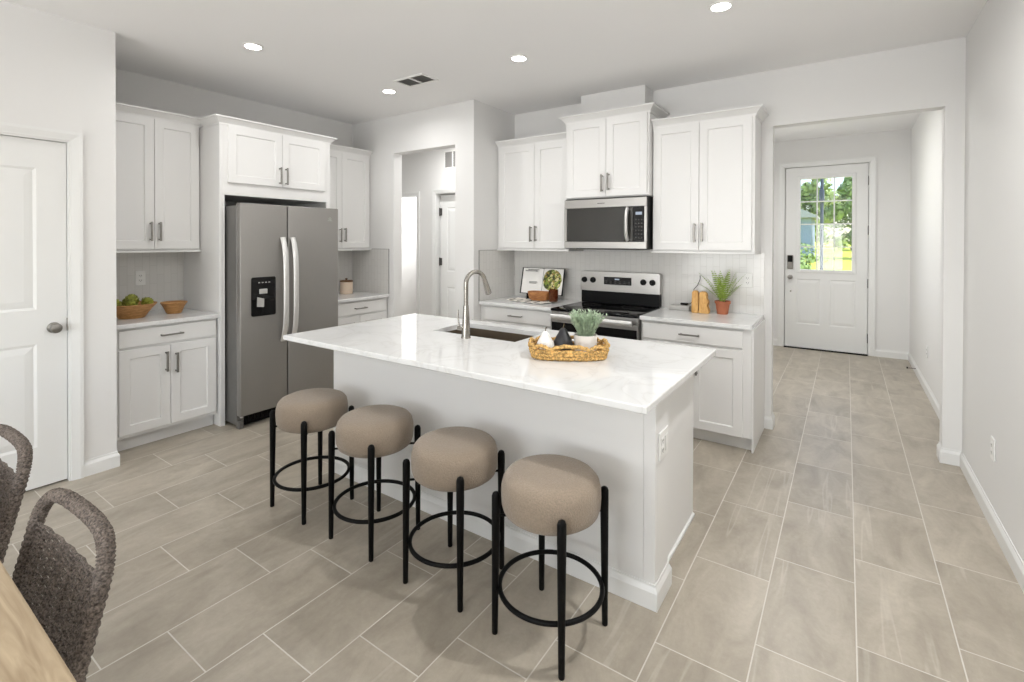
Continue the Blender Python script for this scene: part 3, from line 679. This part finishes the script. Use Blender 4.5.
b = MB(); b.box(rx(-1.782), rx(-1.738), ry(4.3055), ry(4.3066), 1.145, 1.156); b.build('clock_display', 'display', dp)
for i in range(6):
    for j in range(2): MB().box(rx(-1.875+.045*i), rx(-1.858+.045*i), ry(4.3057), ry(4.3066), 1.112+.016*j, 1.116+.016*j).build('button', 'slot', dp)
for x in (-2.094, -2.004, -1.511, -1.427):
    b = MB(); b.lathe([(.027, 0), (.027, .010), (.022, .013), (.020, .030), (.012, .032), (.001, .032)], n=24, fn=lambda p: Vector((rx(x)+p.x, ry(4.3115)-p.z, 1.135+p.y)))
    b.box(rx(x)-.003, rx(x)+.003, ry(4.278), ry(4.29), 1.118, 1.152); b.build('knob', 'black', bgd, True)

# ------------------------------------------------------------------ bar stools
def make_stool():
    t = thing('bar_stool', '', 'stool', (0, 0, 0), 0, 'round bar stools along the island')
    b = MB(); r = .193
    prof = [(.001, .460), (.145, .460), (.170, .464), (.184, .475), (r-.002, .497), (r, .53), (r-.001, .562), (.186, .588), (.172, .605), (.148, .616), (.10, .620), (.001, .621)]
    b.lathe(prof, n=48); b.build('seat', 'seat', t, True)
    b = MB(); b.lathe([(.001, .448), (.125, .448), (.125, .4595), (.001, .4595)], n=32); b.build('seat_base', 'bmetal', t, True)
    for i in range(4):
        a = PI/4+PI/2*i; c, s = math.cos(a), math.sin(a)
        b = MB(); rb_, rt = .2165, .2130
        b.tube([(rb_*c, rb_*s, 0), (rb_*c, rb_*s, .004), (rt*c, rt*s, .47), (rt*c, rt*s, .530), (rt*c, rt*s, .541), (rt*c, rt*s, .546)], [.0105, .0115, .0165, .0165, .0125, .004], 14)
        b.tube([(.11*c, .11*s, .453), (.212*c, .212*s, .453)], .0055, 8)
        b.build('leg', 'bmetal', t, True)
    b = MB(); n = 64; b.tube([(.198*math.cos(2*PI*i/n), .198*math.sin(2*PI*i/n), .174) for i in range(n)], .0095, 10, True); b.build('foot_ring', 'bmetal', t, True)
    return t
st = make_stool(); st.location = (-2.523, 1.665, 0); st['label'] = 'taupe round bar stool at the fridge end of the island, farthest left of four'
dup(st, (-1.990, 1.670, 0), 'taupe round bar stool second from the fridge end of the island')
dup(st, (-1.447, 1.664, 0), 'taupe round bar stool third from the fridge, second from the island end column', R(2))
dup(st, (-.940, 1.645, 0), 'taupe round bar stool nearest the island end column, rightmost of four', R(-5))

# ------------------------------------------------------------------ dining chairs and table
def make_chair():
    """woven rope chair; local origin on the floor under the seat centre, back towards +y"""
    t = thing('dining_chair', '', 'chair', (0, 0, 0), 0, 'woven rope dining chairs')
    W = .225
    def back(z): return .215 + .245*max(0, z-.44)     # reclined back plane (y of rails)
    def bend(x, z): return back(z) + .010*(1-(x/W)**2)*min(1, max(0, (z-.4)/.3))   # slight wrap
    pts = []
    for k in range(9): z = .44 + (.725-.44)*k/8; pts.append((W-.004+.004*k/8, back(z), z))
    for k in range(1, 8): a = R(90*k/8); x = W-.085+.085*math.cos(a); z = .735+.085*math.sin(a); pts.append((x, bend(x, z), z))
    for k in range(1, 10): x = (W-.085)*(1-k/5); z = .820+.006*(1-(x/W)**2); pts.append((x, bend(x, z), z))
    L = pts[:]; full = L[:]
    for x, y, z in reversed(L[:16]): full.append((-x, y, z))
    # wrap ridges on the rail
    dense = []
    for p, q in zip(full, full[1:]):
        for k in range(8): dense.append(Vector(p).lerp(Vector(q), k/8))
    dense.append(Vector(full[-1]))
    b = MB(); b.tube(dense, .0160, 12, rf=lambda i, j: 1+.15*((i % 4) < 2) + .04*math.sin(i*2.1+j*1.7)); b.build('back_frame', 'rope', t, True)
    # weave: horizontal strands over upright warps
    b = MB(); rows = 29
    for r_ in range(rows):
        z = .45 + (.738-.45)*r_/(rows-1); P = []
        for k in range(25):
            x = -W + 2*W*k/24; sag = -.004*(1-(x/W)**2)*(r_/rows)
            P.append((x, bend(x, z)+.0022*math.cos(k*PI/2 + (r_ % 2)*PI), z+sag))
        b.tube(P, .0043, 6, rf=lambda i, j: 1+.16*((i+j) % 2))
    for k in range(1, 7):
        x = -W+2*W*k/7; b.tube([(x, bend(x, z), z) for z in (.45, .52, .59, .66, .728)], .0045, 6)
    b.build('woven_back', 'rope', t, True)
    b = MB(); rows = 40
    for r_ in range(rows):
        y = -.21 + .42*r_/(rows-1)
        b.tube([(-W+2*W*k/16, y, .437-.012*math.sin(PI*k/16)+.003*math.cos(k*PI+r_*PI)) for k in range(17)], .0055, 6)
    b.build('woven_seat', 'rope', t, True)
    b = MB(); b.tube([(x*W, y, .432) for x, y in ((-1, -.22), (1, -.22), (1, .215), (-1, .215))], .016, 10, True); b.build('seat_frame', 'rope', t, True)
    for sx in (-1, 1):
        for sy, y0, y1 in ((-1, -.205, -.225), (1, .205, .255)):
            b = MB(); b.tube([(sx*(W-.01), y0, .425), (sx*(W-.005), (y0+y1)/2, .2), (sx*W, y1, 0)], [.016, .014, .011], 12); b.build('leg', 'bmetal', t, True)
    return t
ch = make_chair(); ch.location = (-1.585, .085, 0); ch.rotation_euler = (0, 0, R(2)); ch['label'] = 'grey brown woven rope dining chair nearest the camera, whole back in view'
dup(ch, (-2.372, .100, 0), 'grey brown woven rope dining chair cut by the left edge of the picture', R(2))
tb = thing('dining_table', 'light oak dining table top in the bottom left corner', 'table', (-1.98, -.22, 0))
b = MB(); b.box(-1.0, 1.0, -.48, .4885, .712, .75, .006, 2); b.build('tabletop', 'wtable', tb)
for sx in (-1, 1):
    for sy in (-1, 1):
        b = MB(); b.tube([(sx*.9, sy*.40, 0), (sx*.9, sy*.40, .711)], [.028, .038], 4); b.build('leg', 'wtable', tb)
b = MB()
for sy in (-1, 1): b.box(-.86, .86, sy*.40-.012, sy*.40+.012, .63, .7115)
b.build('apron', 'wtable', tb)

# ------------------------------------------------------------------ small things on the counters
def bowl(label, loc, rt, rb_, h):
    t = MB(); th = .012
    t.lathe([(.001, 0), (rb_, 0), (rb_+.008, .012), (rt*.80, h*.62), (rt, h-.004), (rt-.002, h), (rt-th, h-.004), (rt*.78-th, h*.62), (rb_-.004, .018), (.001, .014)], n=40)
    return tag(t.build('wooden_bowl', 'wbowl', None, True, loc), label, 'bowl', 'wooden bowls left of the fridge')
bowl('larger wooden bowl heaped with green artichokes', (-4.50, 1.438, .9145), .160, .082, .108)
bowl('smaller empty wooden bowl beside the fridge panel', (-4.50, 1.722, .9145), .093, .048, .092)
def artichoke_mesh(r, seed):
    rnd = random.Random(seed); b = MB()
    b.lathe([(.001, -r*.9), (r*.5, -r*.75), (r*.8, -r*.2), (r*.75, r*.3), (r*.45, r*.75), (.001, r*.95)], n=16)
    for ring in range(5):
        el = -.6+.42*ring; n = 9-ring
        for i in range(n):
            a = 2*PI*(i+.5*(ring % 2))/n + rnd.uniform(-.1, .1)
            o = Vector((math.cos(a)*math.cos(el), math.sin(a)*math.cos(el), math.sin(el)))
            tn = Vector((-math.sin(a), math.cos(a), 0)); up = o.cross(tn)
            if up.z < 0: up = -up
            c = o*r*.80; wv = r*.34
            b.ring_loft([[c-tn*wv*.7, c+o*r*.10, c+tn*wv*.7, c-o*r*.05], [c+up*r*.3-tn*wv, c+up*r*.3+o*r*.22, c+up*r*.3+tn*wv, c+up*r*.3],
                         [c+up*r*.62-tn*wv*.3+o*r*.1, c+up*r*.62+o*r*.18, c+up*r*.62+tn*wv*.3+o*r*.1, c+up*r*.62+o*r*.06]])
    return b
for i, (dx, dy, dz, r, lab) in enumerate(((.0, .0, .130, .044, 'topmost green artichoke in the middle of the larger bowl'), (.080, -.032, .106, .041, 'green artichoke at the front of the larger wooden bowl'),
                                     (.02, .090, .106, .041, 'green artichoke at the fridge side of the larger wooden bowl'), (-.03, -.094, .104, .041, 'green artichoke at the wall-corner side of the larger bowl'),
                                     (-.096, .012, .104, .041, 'green artichoke at the back of the larger wooden bowl'))):
    o = artichoke_mesh(r, i).build('artichoke', 'arti', None, True, (-4.50+dx, 1.438+dy, .9145+dz)); o.rotation_euler = (i*.5, .3*i, i*1.3)
    tag(o, lab, 'artichoke', 'green artichokes in the larger bowl')
cn = thing('canister', 'cream lidded canister on the corner counter right of the fridge', 'canister', (-4.60, 3.455, .9145))
b = MB(); b.lathe([(.001, 0), (.062, 0), (.068, .006), (.068, .128), (.064, .132), (.001, .132)], n=32); b.build('jar', 'cream', cn, True)
b = MB(); b.lathe([(.001, .1325), (.070, .1325), (.070, .146), (.060, .150), (.001, .150)], n=32); b.lathe([(.012, .150), (.010, .160), (.016, .170), (.001, .174)], n=16); b.build('lid', 'wdark', cn, True)

# cookbook, open, leaning on the tile
bk = thing('cookbook', 'open cookbook with a round salad photo leaning on the tiled wall', 'book', (-2.556, 4.245, .966))
bk.rotation_euler = (R(-13), 0, 0)
b = MB()
for s in (-1, 1):
    b.ring_loft([[(0, .016, z), (s*.252, .004, z), (s*.252, .008, z), (0, .020, z)] for z in (0, .272)])
b.build('cover', 'black', bk)
for s in (-1, 1):
    b = MB(); rings = []
    for z in (.006, .266):
        top = [(s*(.002+.236*k/10), .0155-.012*k/10 - .020*math.sin(PI*min(1, (k/10)**.6))*(1-k/10*.55), z) for k in range(11)]
        bot = [(s*(.002+.236*k/10), .0155-.0115*k/10, z) for k in range(10, -1, -1)]
        rings.append(top+bot)
    b.ring_loft(rings); pg = b.build('pages', 'paper', bk, True)
    if s > 0:
        b = MB(); n = 40
        def sy_(x): k = (x-.002)/.236; return .0155-.012*k-.020*math.sin(PI*min(1, k**.6))*(1-k*.55)-.0012
        xs_ = [.010+.218*i/14 for i in range(15)]
        up_ = [(x, sy_(x), .150+.108*math.sqrt(max(0, 1-((x-.119)/.109)**2))) for x in xs_]; lo_ = [(x, sy_(x), .150-.108*math.sqrt(max(0, 1-((x-.119)/.109)**2))) for x in xs_]
        for i in range(14): b.face([lo_[i], lo_[i+1], up_[i+1], up_[i]])
        b.build('salad_photo', 'salad', pg)
    else:
        b = MB()
        for x0, x1, z, h_ in ((-.20, -.06, .232, .009), (-.17, -.04, .246, .006), (-.14, -.05, .120, .006), (-.14, -.06, .108, .005)):
            b.box(x0, x1, -.016, -.0045, z, z+h_)
        b.build('text_lines', 'ink', pg)
bs_ = thing('book_stand', 'low black stand holding up the open cookbook', 'book stand', (-2.556, 4.235, .9145))
b = MB(); b.box(-.14, .14, -.035, .06, 0, .008, .002); b.box(-.14, .14, -.030, -.022, .0085, .062); b.box(-.14, .14, -.0215, .055, .040, .0455); b.box(-.02, .02, .050, .060, .0085, .0395); b.build('stand_body', 'black', bs_)
# towel, wooden trough, amber glass
tw = thing('kitchen_towel', 'white linen towel with grey stripes spread under the wooden bowl', 'towel', (-2.55, 4.03, .9145), R(-8))
def sheet(b, x0, x1, y0, y1, th, nx=24, ny=12, sd=1, amp=.006):
    def zt(x, y): return amp*(math.sin(x*38+sd)+math.sin(y*47+x*20+sd*2))*.5+amp
    top = [[Vector((x0+(x1-x0)*i/nx+.012*math.sin(j*.9+sd), y0+(y1-y0)*j/ny+.010*math.sin(i*.7), zt(i/nx, j/ny)+th)) for i in range(nx+1)] for j in range(ny+1)]
    vs = [[b.bm.verts.new(p) for p in r_] for r_ in top]; vb = [[b.bm.verts.new((p.x, p.y, max(0, p.z-th))) for p in r_] for r_ in top]
    for j in range(ny):
        for i in range(nx):
            b.bm.faces.new((vs[j][i], vs[j][i+1], vs[j+1][i+1], vs[j+1][i])); b.bm.faces.new((vb[j][i], vb[j+1][i], vb[j+1][i+1], vb[j][i+1]))
    for i in range(nx):
        b.bm.faces.new((vs[0][i], vb[0][i], vb[0][i+1], vs[0][i+1])); b.bm.faces.new((vs[ny][i], vs[ny][i+1], vb[ny][i+1], vb[ny][i]))
    for j in range(ny):
        b.bm.faces.new((vs[j][0], vs[j+1][0], vb[j+1][0], vb[j][0])); b.bm.faces.new((vs[j][nx], vb[j][nx], vb[j+1][nx], vs[j+1][nx]))
b = MB(); sheet(b, -.22, .24, -.10, .10, .005); b.build('cloth', 'cloth', tw, True)
b = MB()
for x in (-.16, -.06, .05, .15): b.box(x-.009, x+.009, -.106, -.03, .0145, .0185)
b.build('stripes', 'stripe', tw)
wt = MB(); prf = []
for hx, hy, z in ((.080, .042, 0), (.098, .052, .012), (.116, .062, .082), (.112, .060, .085), (.104, .052, .082), (.095, .046, .016)): prf.append(rrect(hx, hy, min(hx, hy)*.8, z))
wt.ring_loft(prf); o = wt.build('wooden_trough', 'wboard', None, True, (-2.452, 4.055, .933)); o.rotation_euler = (0, 0, R(6)); tag(o, 'oval wooden dough bowl on the striped towel before the cookbook', 'bowl')
b = MB(); b.lathe([(.001, 0), (.040, 0), (.044, .01), (.046, .112), (.043, .112), (.041, .012), (.001, .010)], n=32)
tag(b.build('glass_tumbler', 'amber', None, True, (-2.292, 4.05, .934)), 'brown amber glass tumbler beside the wooden dough bowl', 'glass')

# right counter: grey box with black plug and cord, carved wood, fern
gb = thing('smart_speaker_base', 'flat grey box with a black cord on the counter beside the range', 'device', (-1.175, 4.315, .9145), R(-6))
gb.name = 'charging_box'
b = MB(); b.box(-.095, .085, -.055, .055, .004, .042, .006, 2); b.box(-.09, .08, -.05, .05, 0, .005); b.build('box_body', 'grey', gb)
b = MB(); b.box(-.01, .05, .0, .03, .0425, .060, .004); b.build('plug', 'black', gb)
b = MB(); b.tube([(.045, .015, .052), (.072, .02, .056), (.088, .03, .085), (.090, .04, .13), (.092, .045, .18), (.125, .045, .22), (.142, .05, .27), (.140, .055, .30)], .003, 6); b.build('cord', 'black', gb, True)
cw = thing('wooden_ornament', 'pale carved wood block ornament left of the fern', 'ornament', (-.992, 4.215, .9145), R(0))
b = MB()
b.prism([(-.068, 0), (-.012, 0), (-.016, .05), (-.010, .10), (-.016, .172), (-.040, .186), (-.062, .178), (-.066, .09)], -.028, .028)
bmesh.ops.bevel(b.bm, geom=list(b.bm.edges), offset=.005, segments=2, affect='EDGES'); b.build('straight_block', 'wblock', cw, True)
b = MB()
b.prism([(-.011, 0), (.070, 0), (.072, .035), (.052, .062), (.068, .092), (.058, .118), (.046, .128), (.058, .158), (.040, .178), (.006, .180), (-.007, .165), (-.004, .09)], -.030, .026)
bmesh.ops.bevel(b.bm, geom=list(b.bm.edges), offset=.005, segments=2, affect='EDGES'); b.build('notched_block', 'wblock', cw, True)
fn = thing('potted_fern', 'green fern in a terracotta pot at the right counter end', 'plant', (-.832, 4.268, .9145))
b = MB(); b.lathe([(.001, 0), (.040, 0), (.042, .004), (.054, .084), (.060, .085), (.062, .106), (.055, .107), (.051, .098), (.001, .096)], n=32); b.build('pot', 'terra', fn, True)
b = MB(); b.lathe([(.050, .0965), (.03, .102), (.001, .104)], n=20, cap0=False); b.build('soil', 'soil', fn, True)
rnd = random.Random(3)
def frond(b, base_, az, lean, ln, curl, lw):
    P = []; p = Vector(base_); el = PI/2-lean
    N = 15
    for i in range(N+1):
        P.append(p.copy()); d = Vector((math.cos(az)*math.cos(el), math.sin(az)*math.cos(el), math.sin(el))); p = p+d*ln/N; el -= curl/N*(.3+1.4*i/N)
    b.tube(P, [.0022*(1-i/(N+2)) for i in range(N+1)], 5)
    side = Vector((-math.sin(az), math.cos(az), 0))
    for i in range(2, N):
        wdt = lw*math.sin(PI*min(1, (i/N)*.9+.12))
        d = (P[i+1]-P[i]).normalized(); nn = d.cross(side)
        for s in (-1, 1):
            a0 = P[i]; tip = a0+side*s*wdt+d*wdt*.45-nn*0+Vector((0, 0, -.15*wdt)); mid = a0.lerp(tip, .5); h_ = d*ln/N*.30
            b.ring_loft([[a0-h_*.4, a0+h_*.4, a0+nn*.0008], [mid-h_, mid+h_, mid+nn*.0014], [tip-h_*.1, tip+h_*.1, tip+nn*.0004]])
b = MB()
for az, lean, ln, cu in [(R(a), le, l_, c_) for a, le, l_, c_ in ((180, .55, .30, .55), (200, .75, .27, .9), (150, .35, .28, .3), (10, .5, .29, .5), (-30, .42, .25, .6), (40, .65, .22, .9), (60, .15, .27, .2),
                                                         (-80, .35, .25, .5), (240, .25, .28, .3), (-100, .1, .27, .25), (120, .3, .24, .4), (270, .6, .22, .9), (320, .2, .29, .3), (175, .2, .27, .35), (0, .3, .27, .25), (215, .45, .24, .5))]:
    frond(b, (.012*math.cos(az), .012*math.sin(az), .10), az, lean*.95, ln*1.0, cu*.8, .034)
b.build('fronds', 'fern', fn, True)

# woven tray on the island
TA = R(31); TX, TY = -1.176, 2.236
tr = thing('woven_tray', 'oval woven seagrass tray with scalloped rim on the island', 'tray', (TX, TY, .9145), TA)
def oval(hx, hy, p_, n): 
    out = []
    for i in range(n):
        a = 2*PI*i/n; c, s = math.cos(a), math.sin(a); out.append((hx*abs(c)**p_*(1 if c >= 0 else -1), hy*abs(s)**p_*(1 if s >= 0 else -1)))
    return out
b = MB(); N = 132
for lv in range(4):
    k = .93+.07*lv/3; P = []
    for i, (x, y) in enumerate(oval(.198*k, .118*k, .62, N)):
        sc = abs(math.sin(2*PI*i/N*5)); P.append((x, y, .012+lv*.0145+(.018*sc if lv == 3 else .007*sc*lv/3)))
    ph = lv*1.5
    b.tube(P, .0095, 8, True, rf=lambda i, j, ph=ph: 1+.28*math.sin(i*2.1+ph+j*.8))
b.build('woven_rim', 'basket', tr, True)
b = MB(); 
for k in (.88, .70, .52, .34, .16): b.tube([(x, y, .009) for x, y in oval(.205*k, .118*k, .65, 72)], .0085, 6, True, rf=lambda i, j: 1+.2*math.sin(i*1.9+j))
b.lathe([(.001, .003), (.9, .003), (.9, .008), (.001, .008)], n=40, fn=lambda p: Vector((p.x*.19, p.y*.108, p.z)))
b.build('tray_base', 'basket', tr, True)
def tray_pt(u, v): return (TX+u*math.cos(TA)-v*math.sin(TA), TY+u*math.sin(TA)+v*math.cos(TA), .9325)
def pear(name, label, at, m, s):
    t = thing(name, label, 'ornament', at, .4, 'ceramic pears in the woven tray')
    b = MB(); pr = [(.001, 0), (.022, .001), (.040, .012), (.048, .032), (.046, .050), (.036, .070), (.025, .088), (.017, .104), (.010, .112), (.001, .114)]
    b.lathe([(r_*s*.97, z*s) for r_, z in pr], n=32); b.build('pear_body', m, t, True)
    b = MB(); b.tube([(0, 0, .112*s), (.001, 0, .122*s), (.005, 0, .134*s)], [.0026, .0024, .003], 8); b.build('stem', 'stem', t, True)
pear('ceramic_pear', 'white ceramic pear at the left end of the woven tray', tray_pt(-.119, -.022), 'pearw', 1.0)
pear('ceramic_pear', 'black ceramic pear between the white pear and the potted plant', tray_pt(-.026, .018), 'pearb', 1.1)
pp = thing('potted_herb', 'grey green leafy plant in a white pot inside the woven tray', 'plant', tray_pt(.088, .018), 0)
b = MB(); b.lathe([(.001, 0), (.052, 0), (.056, .004), (.060, .092), (.057, .092), (.052, .080), (.001, .078)], n=36); b.build('pot', 'pot', pp, True)
b = MB(); b.lathe([(.0515, .0795), (.001, .084)], n=20, cap0=False); b.build('soil', 'soil', pp)
b = MB(); rnd = random.Random(11)
for i in range(210):
    az = rnd.uniform(0, 2*PI); ln = rnd.uniform(.08, .135); lean = rnd.uniform(.02, .46); p = Vector((rnd.uniform(0, .04)*math.cos(az), rnd.uniform(0, .04)*math.sin(az), .080)); P = []
    el = PI/2-lean; az2 = az+rnd.uniform(-.4, .4)
    for k in range(6): P.append(p.copy()); d = Vector((math.cos(az2)*math.cos(el), math.sin(az2)*math.cos(el), math.sin(el))); p = p+d*ln/5; el -= .07
    b.tube(P, [.0011]*6, 4)
    for k in range(1, 6):
        for s in (-1, 1):
            a = az2+s*rnd.uniform(.7, 1.5); c = P[k]; d = Vector((math.cos(a)*.8, math.sin(a)*.8, rnd.uniform(.4, 1.1))).normalized(); sd = d.cross(Vector((0, 0, 1))).normalized()*.0032; l_ = rnd.uniform(.012, .022)
            b.ring_loft([[c-sd*.3, c+sd*.3, c+d*.001], [c+d*l_*.5-sd, c+d*l_*.5+sd, c+d*l_*.5+Vector((0, 0, .001))], [c+d*l_-sd*.1, c+d*l_+sd*.1, c+d*l_+Vector((0, 0, .0004))]])
b.build('leaves', 'sage', pp, True)

# ------------------------------------------------------------------ outlets and switches
def outlet(name, label, loc, rz, w_=.072, h=.118, kinds=('o',), cat='outlet', group='white outlet covers'):
    t = thing(name, label, cat, loc, rz, group)
    b = MB(); b.box(-w_/2, w_/2, -.007, 0, -h/2, h/2, .003, 2); b.build('cover_plate', 'plate', t)
    n = len(kinds)
    for i, k in enumerate(kinds):
        cx = (i-(n-1)/2)*.046
        if k == 'o':
            for z in (-.0195, .0195):
                r_ = MB(); r_.box(cx-.017, cx+.017, -.0095, -.0071, z-.0145, z+.0145, .002); r_ = r_.build('receptacle', 'plate', t)
                s_ = MB(); s_.box(cx-.008, cx-.005, -.0101, -.0094, z-.004, z+.006); s_.box(cx+.005, cx+.008, -.0101, -.0094, z-.004, z+.006); s_.box(cx-.002, cx+.002, -.0101, -.0094, z-.011, z-.007); s_.build('slots', 'slot', r_)
        else: r_ = MB(); r_.box(cx-.016, cx+.016, -.011, -.0071, -.033, .033, .003); r_.build('rocker', 'plate', t)
    return t
outlet('wall_outlet', 'white outlet on the tile above the wooden bowls', (XL+.0085, 1.597, 1.193), PI/2)
outlet('switch_plate', 'white double plate with switch on the tile right of the fern', (-.690, YB-.0085, 1.187), 0, .122, .118, ('s', 'o'), 'switch')
outlet('wall_outlet', 'white outlet set high on the island end column', (-.6375, 2.066, .652), PI/2, .118, .118, ('o', 's'))
outlet('wall_outlet', 'white outlet low on the right wall nearest the camera', (XR-.0005, 3.56, .415), -PI/2)
outlet('wall_outlet', 'white outlet low on the right wall beyond the opening, in the foyer', (XR+.0215, 6.31, .42), -PI/2)
def stop(label, loc, rz):
    t = thing('door_stop', label, 'door stop', loc, rz, 'door stops on the baseboards'); b = MB(); b.cyl((0, 0, 0), (0, -.07, 0), .006, n=10); b.build('spring', 'nickel', t)
    b = MB(); b.cyl((0, -.07, 0), (0, -.082, 0), .010, n=12); b.build('tip', 'black', t)
stop('small spring door stop on the foyer baseboard', (XR+.0085, 7.15, .07), -PI/2)

# ------------------------------------------------------------------ ceiling lights and vents
def can(label, loc, power=CAN_W, r=.052):
    t = thing('recessed_light', label, 'ceiling light', loc, 0, 'recessed ceiling lights')
    b = MB(); b.lathe([(r+.016, -.0005), (r+.016, -.004), (r+.004, -.009), (r, -.007), (r, -.0005)], n=36, cap0=False, cap1=False); b.build('trim_ring', 'plate', t, True)
    b = MB(); b.lathe([(.001, -.0045), (r-.0005, -.0045), (r-.0005, -.0015), (.001, -.0015)], n=32); b.build('diffuser', 'lit', t)
    lamp('bulb', 'AREA', power, (0, 0, -.016), parent=t, color=(1, .996, .988), shape='DISK', size=2*r, spread=R(165))
    return t
can('recessed ceiling light nearest the pantry wall, left of the others', (-3.461, 1.820, ZC))
can('recessed ceiling light beside the ceiling vent', (-3.464, 3.064, ZC))
can('recessed ceiling light above the sink, middle of the picture', (-2.031, 3.057, ZC))
can('recessed ceiling light over the range aisle, at the top edge', (-.611, 3.040, ZC), 2.4)
for i, (x, y) in enumerate(((.22, 2.05), (-1.0, -.6), (-1.0, -2.6))):
    can('recessed ceiling light out of view above the %s' % ('passage beside the island', 'dining area', 'sliding door')[i], (x, y, ZC), 23 if i == 0 else CAN_W)
can('recessed foyer ceiling light behind the header', (-.5, 6.0, ZF), 17)
can('recessed hall ceiling light behind the cased opening', (-4.0, 4.35, ZC), 13)
def grille(name, label, loc, rot, w_, h, n, m='vent'):
    t = thing(name, label, 'vent', loc); t.rotation_euler = rot
    b = MB(); f = .018
    for q in ((-w_/2, w_/2, -h/2, -h/2+f), (-w_/2, w_/2, h/2-f, h/2), (-w_/2, -w_/2+f, -h/2+f, h/2-f), (w_/2-f, w_/2, -h/2+f, h/2-f), (-.009, .009, -h/2+f, h/2-f)): b.box(q[0], q[1], q[2], q[3], -.010, -.0005)
    b.build('vent_frame', 'plate', t)
    b = MB()
    for k in range(n):
        y = -h/2+f+(h-2*f)*(k+.5)/n; s = (h-2*f)/n*.42
        for x0, x1 in ((-w_/2+f, -.009), (.009, w_/2-f)): b.ring_loft([[(x, y-s, -.009), (x, y-s+.0015, -.009), (x, y+s, -.003), (x, y+s-.0015, -.003)] for x in (x0, x1)])
    b.build('louvres', m, t)
    b = MB(); b.box(-w_/2+f, w_/2-f, -h/2+f, h/2-f, -.002, -.0006); b.build('duct_back', 'vent', t)
grille('ceiling_vent', 'grey ceiling air vent beside the recessed light', (-3.035, 2.98, ZC), (0, 0, R(0)), .34, .20, 8)
grille('return_grille', 'white return air grille high on the hall wall', (-4.30, HB, 2.585), (R(-90), 0, 0), .30, .24, 9)

# ------------------------------------------------------------------ outdoors beyond the front door
b = MB(); b.ring_loft([[(-40, YE+2.2, -.9), (30, YE+2.2, -.9), (30, YE+2.2, -.12), (-40, YE+2.2, -.12)], [(-40, 70, -.9), (30, 70, -.9), (30, 70, 1.5), (-40, 70, 1.5)]])
b.build('lawn', 'lawn', kind='structure')
GZ = lambda y: -.12+(y-YE-2.2)*1.62/(70-YE-2.2)-.03
struct('porch_slab', [(-3, 3, YE+.121, YE+2.2, -.3, -.03)], 'concrete')
def tree(label, loc, h, r, seed, m, trunk=.14, low=.10):
    rnd = random.Random(seed); t = thing('tree', label, 'tree', loc, 0, 'trees seen through the front door glass')
    b = MB(); b.tube([(0, 0, 0), (.1, 0, h*.35), (0, .05, h*.7)], [trunk, trunk*.75, trunk*.3], 10); b.build('trunk', 'bark', t, True)
    b = MB()
    blobs = [(rnd.gauss(0, r*.42), rnd.gauss(0, r*.42), h*(low+(1-low)*rnd.random()), r*rnd.uniform(.25, .45)) for _ in range(26)]
    for bx, by, bz, br in blobs:
        for _ in range(170):
            d = Vector((rnd.gauss(0, 1), rnd.gauss(0, 1), rnd.gauss(0, 1))).normalized(); c = Vector((bx, by, bz))+d*br*rnd.uniform(.6, 1.05)
            if c.z < .2: continue
            u = d.orthogonal().normalized(); v = d.cross(u); a = rnd.uniform(0, PI); u, v = u*math.cos(a)+v*math.sin(a), v*math.cos(a)-u*math.sin(a); s = rnd.uniform(.10, .22)
            b.face([c-u*s, c+v*s*.5+d*.03, c+u*s, c-v*s*.5-d*.02])
    b.build('foliage', m, t); return t
tree('dark leafy tree at the right of the door glass', (1.5, 34, GZ(34)), 4.5, 1.9, 1, 'leaf')
tree('pale green tree in the middle of the door glass', (-2.1, 41, GZ(41)), 5.0, 1.8, 2, 'leaf2')
tree('dark bushy tree farther back between the two nearer trees', (.4, 46, GZ(46)), 5.4, 2.3, 3, 'leaf')
tree('thin pale tree behind the house left of the pole', (-5.2, 47, GZ(47)), 4.9, 1.9, 4, 'leaf2')
def shrub(label, loc, r, seed):
    rnd = random.Random(seed); b = MB()
    for _ in range(420):
        d = Vector((rnd.gauss(0, 1), rnd.gauss(0, 1), abs(rnd.gauss(0, 1)))).normalized(); c = Vector((d.x*r, d.y*r, d.z*r*.8))*rnd.uniform(.6, 1)
        u = d.orthogonal().normalized(); v = d.cross(u); s = rnd.uniform(.07, .14); b.face([c-u*s, c+v*s*.5+d*.02, c+u*s, c-v*s*.5])
    o = b.build('shrub', 'leaf', None, False, loc); tag(o, label, 'shrub', 'shrubs by the lawn')
shrub('low dark shrub at the bottom left of the door glass', (-1.9, 25, GZ(25)), .75, 8)
shrub('low dark shrub in front of the house left of the pole', (-2.3, 30.2, GZ(30.2)), 1.6, 9)
up_ = thing('utility_pole', 'dark weathered utility pole seen through the front door glass', 'pole', (-.775, 22, GZ(22)))
b = MB(); b.tube([(0, 0, 0), (0, 0, 2.5), (0, 0, 3.75)], [.062, .058, .055], 12); b.build('post', 'pole', up_, True)
b = MB(); b.box(-.085, .085, -.24, -.065, 2.8, 3.3, .03); b.build('transformer', 'pole', up_)
hs = thing('house', 'small grey blue house with a pale gable roof left of the pole', 'house', (-4.2, 34.5, GZ(34)+.1))
MB().box(-2.6, 2.5, -1, 3, 0, 2.3).build('house_walls', 'siding', hs)
b = MB(); b.prism([(-2.9, 2.31), (2.8, 2.31), (2.8, 2.42), (-.1, 3.9), (-2.9, 2.42)], -1.4, 3.4); b.build('house_roof', 'roof', hs)
MB().box(-.6, .4, -1.03, -.99, .9, 1.9).build('house_window', 'bglass', hs)
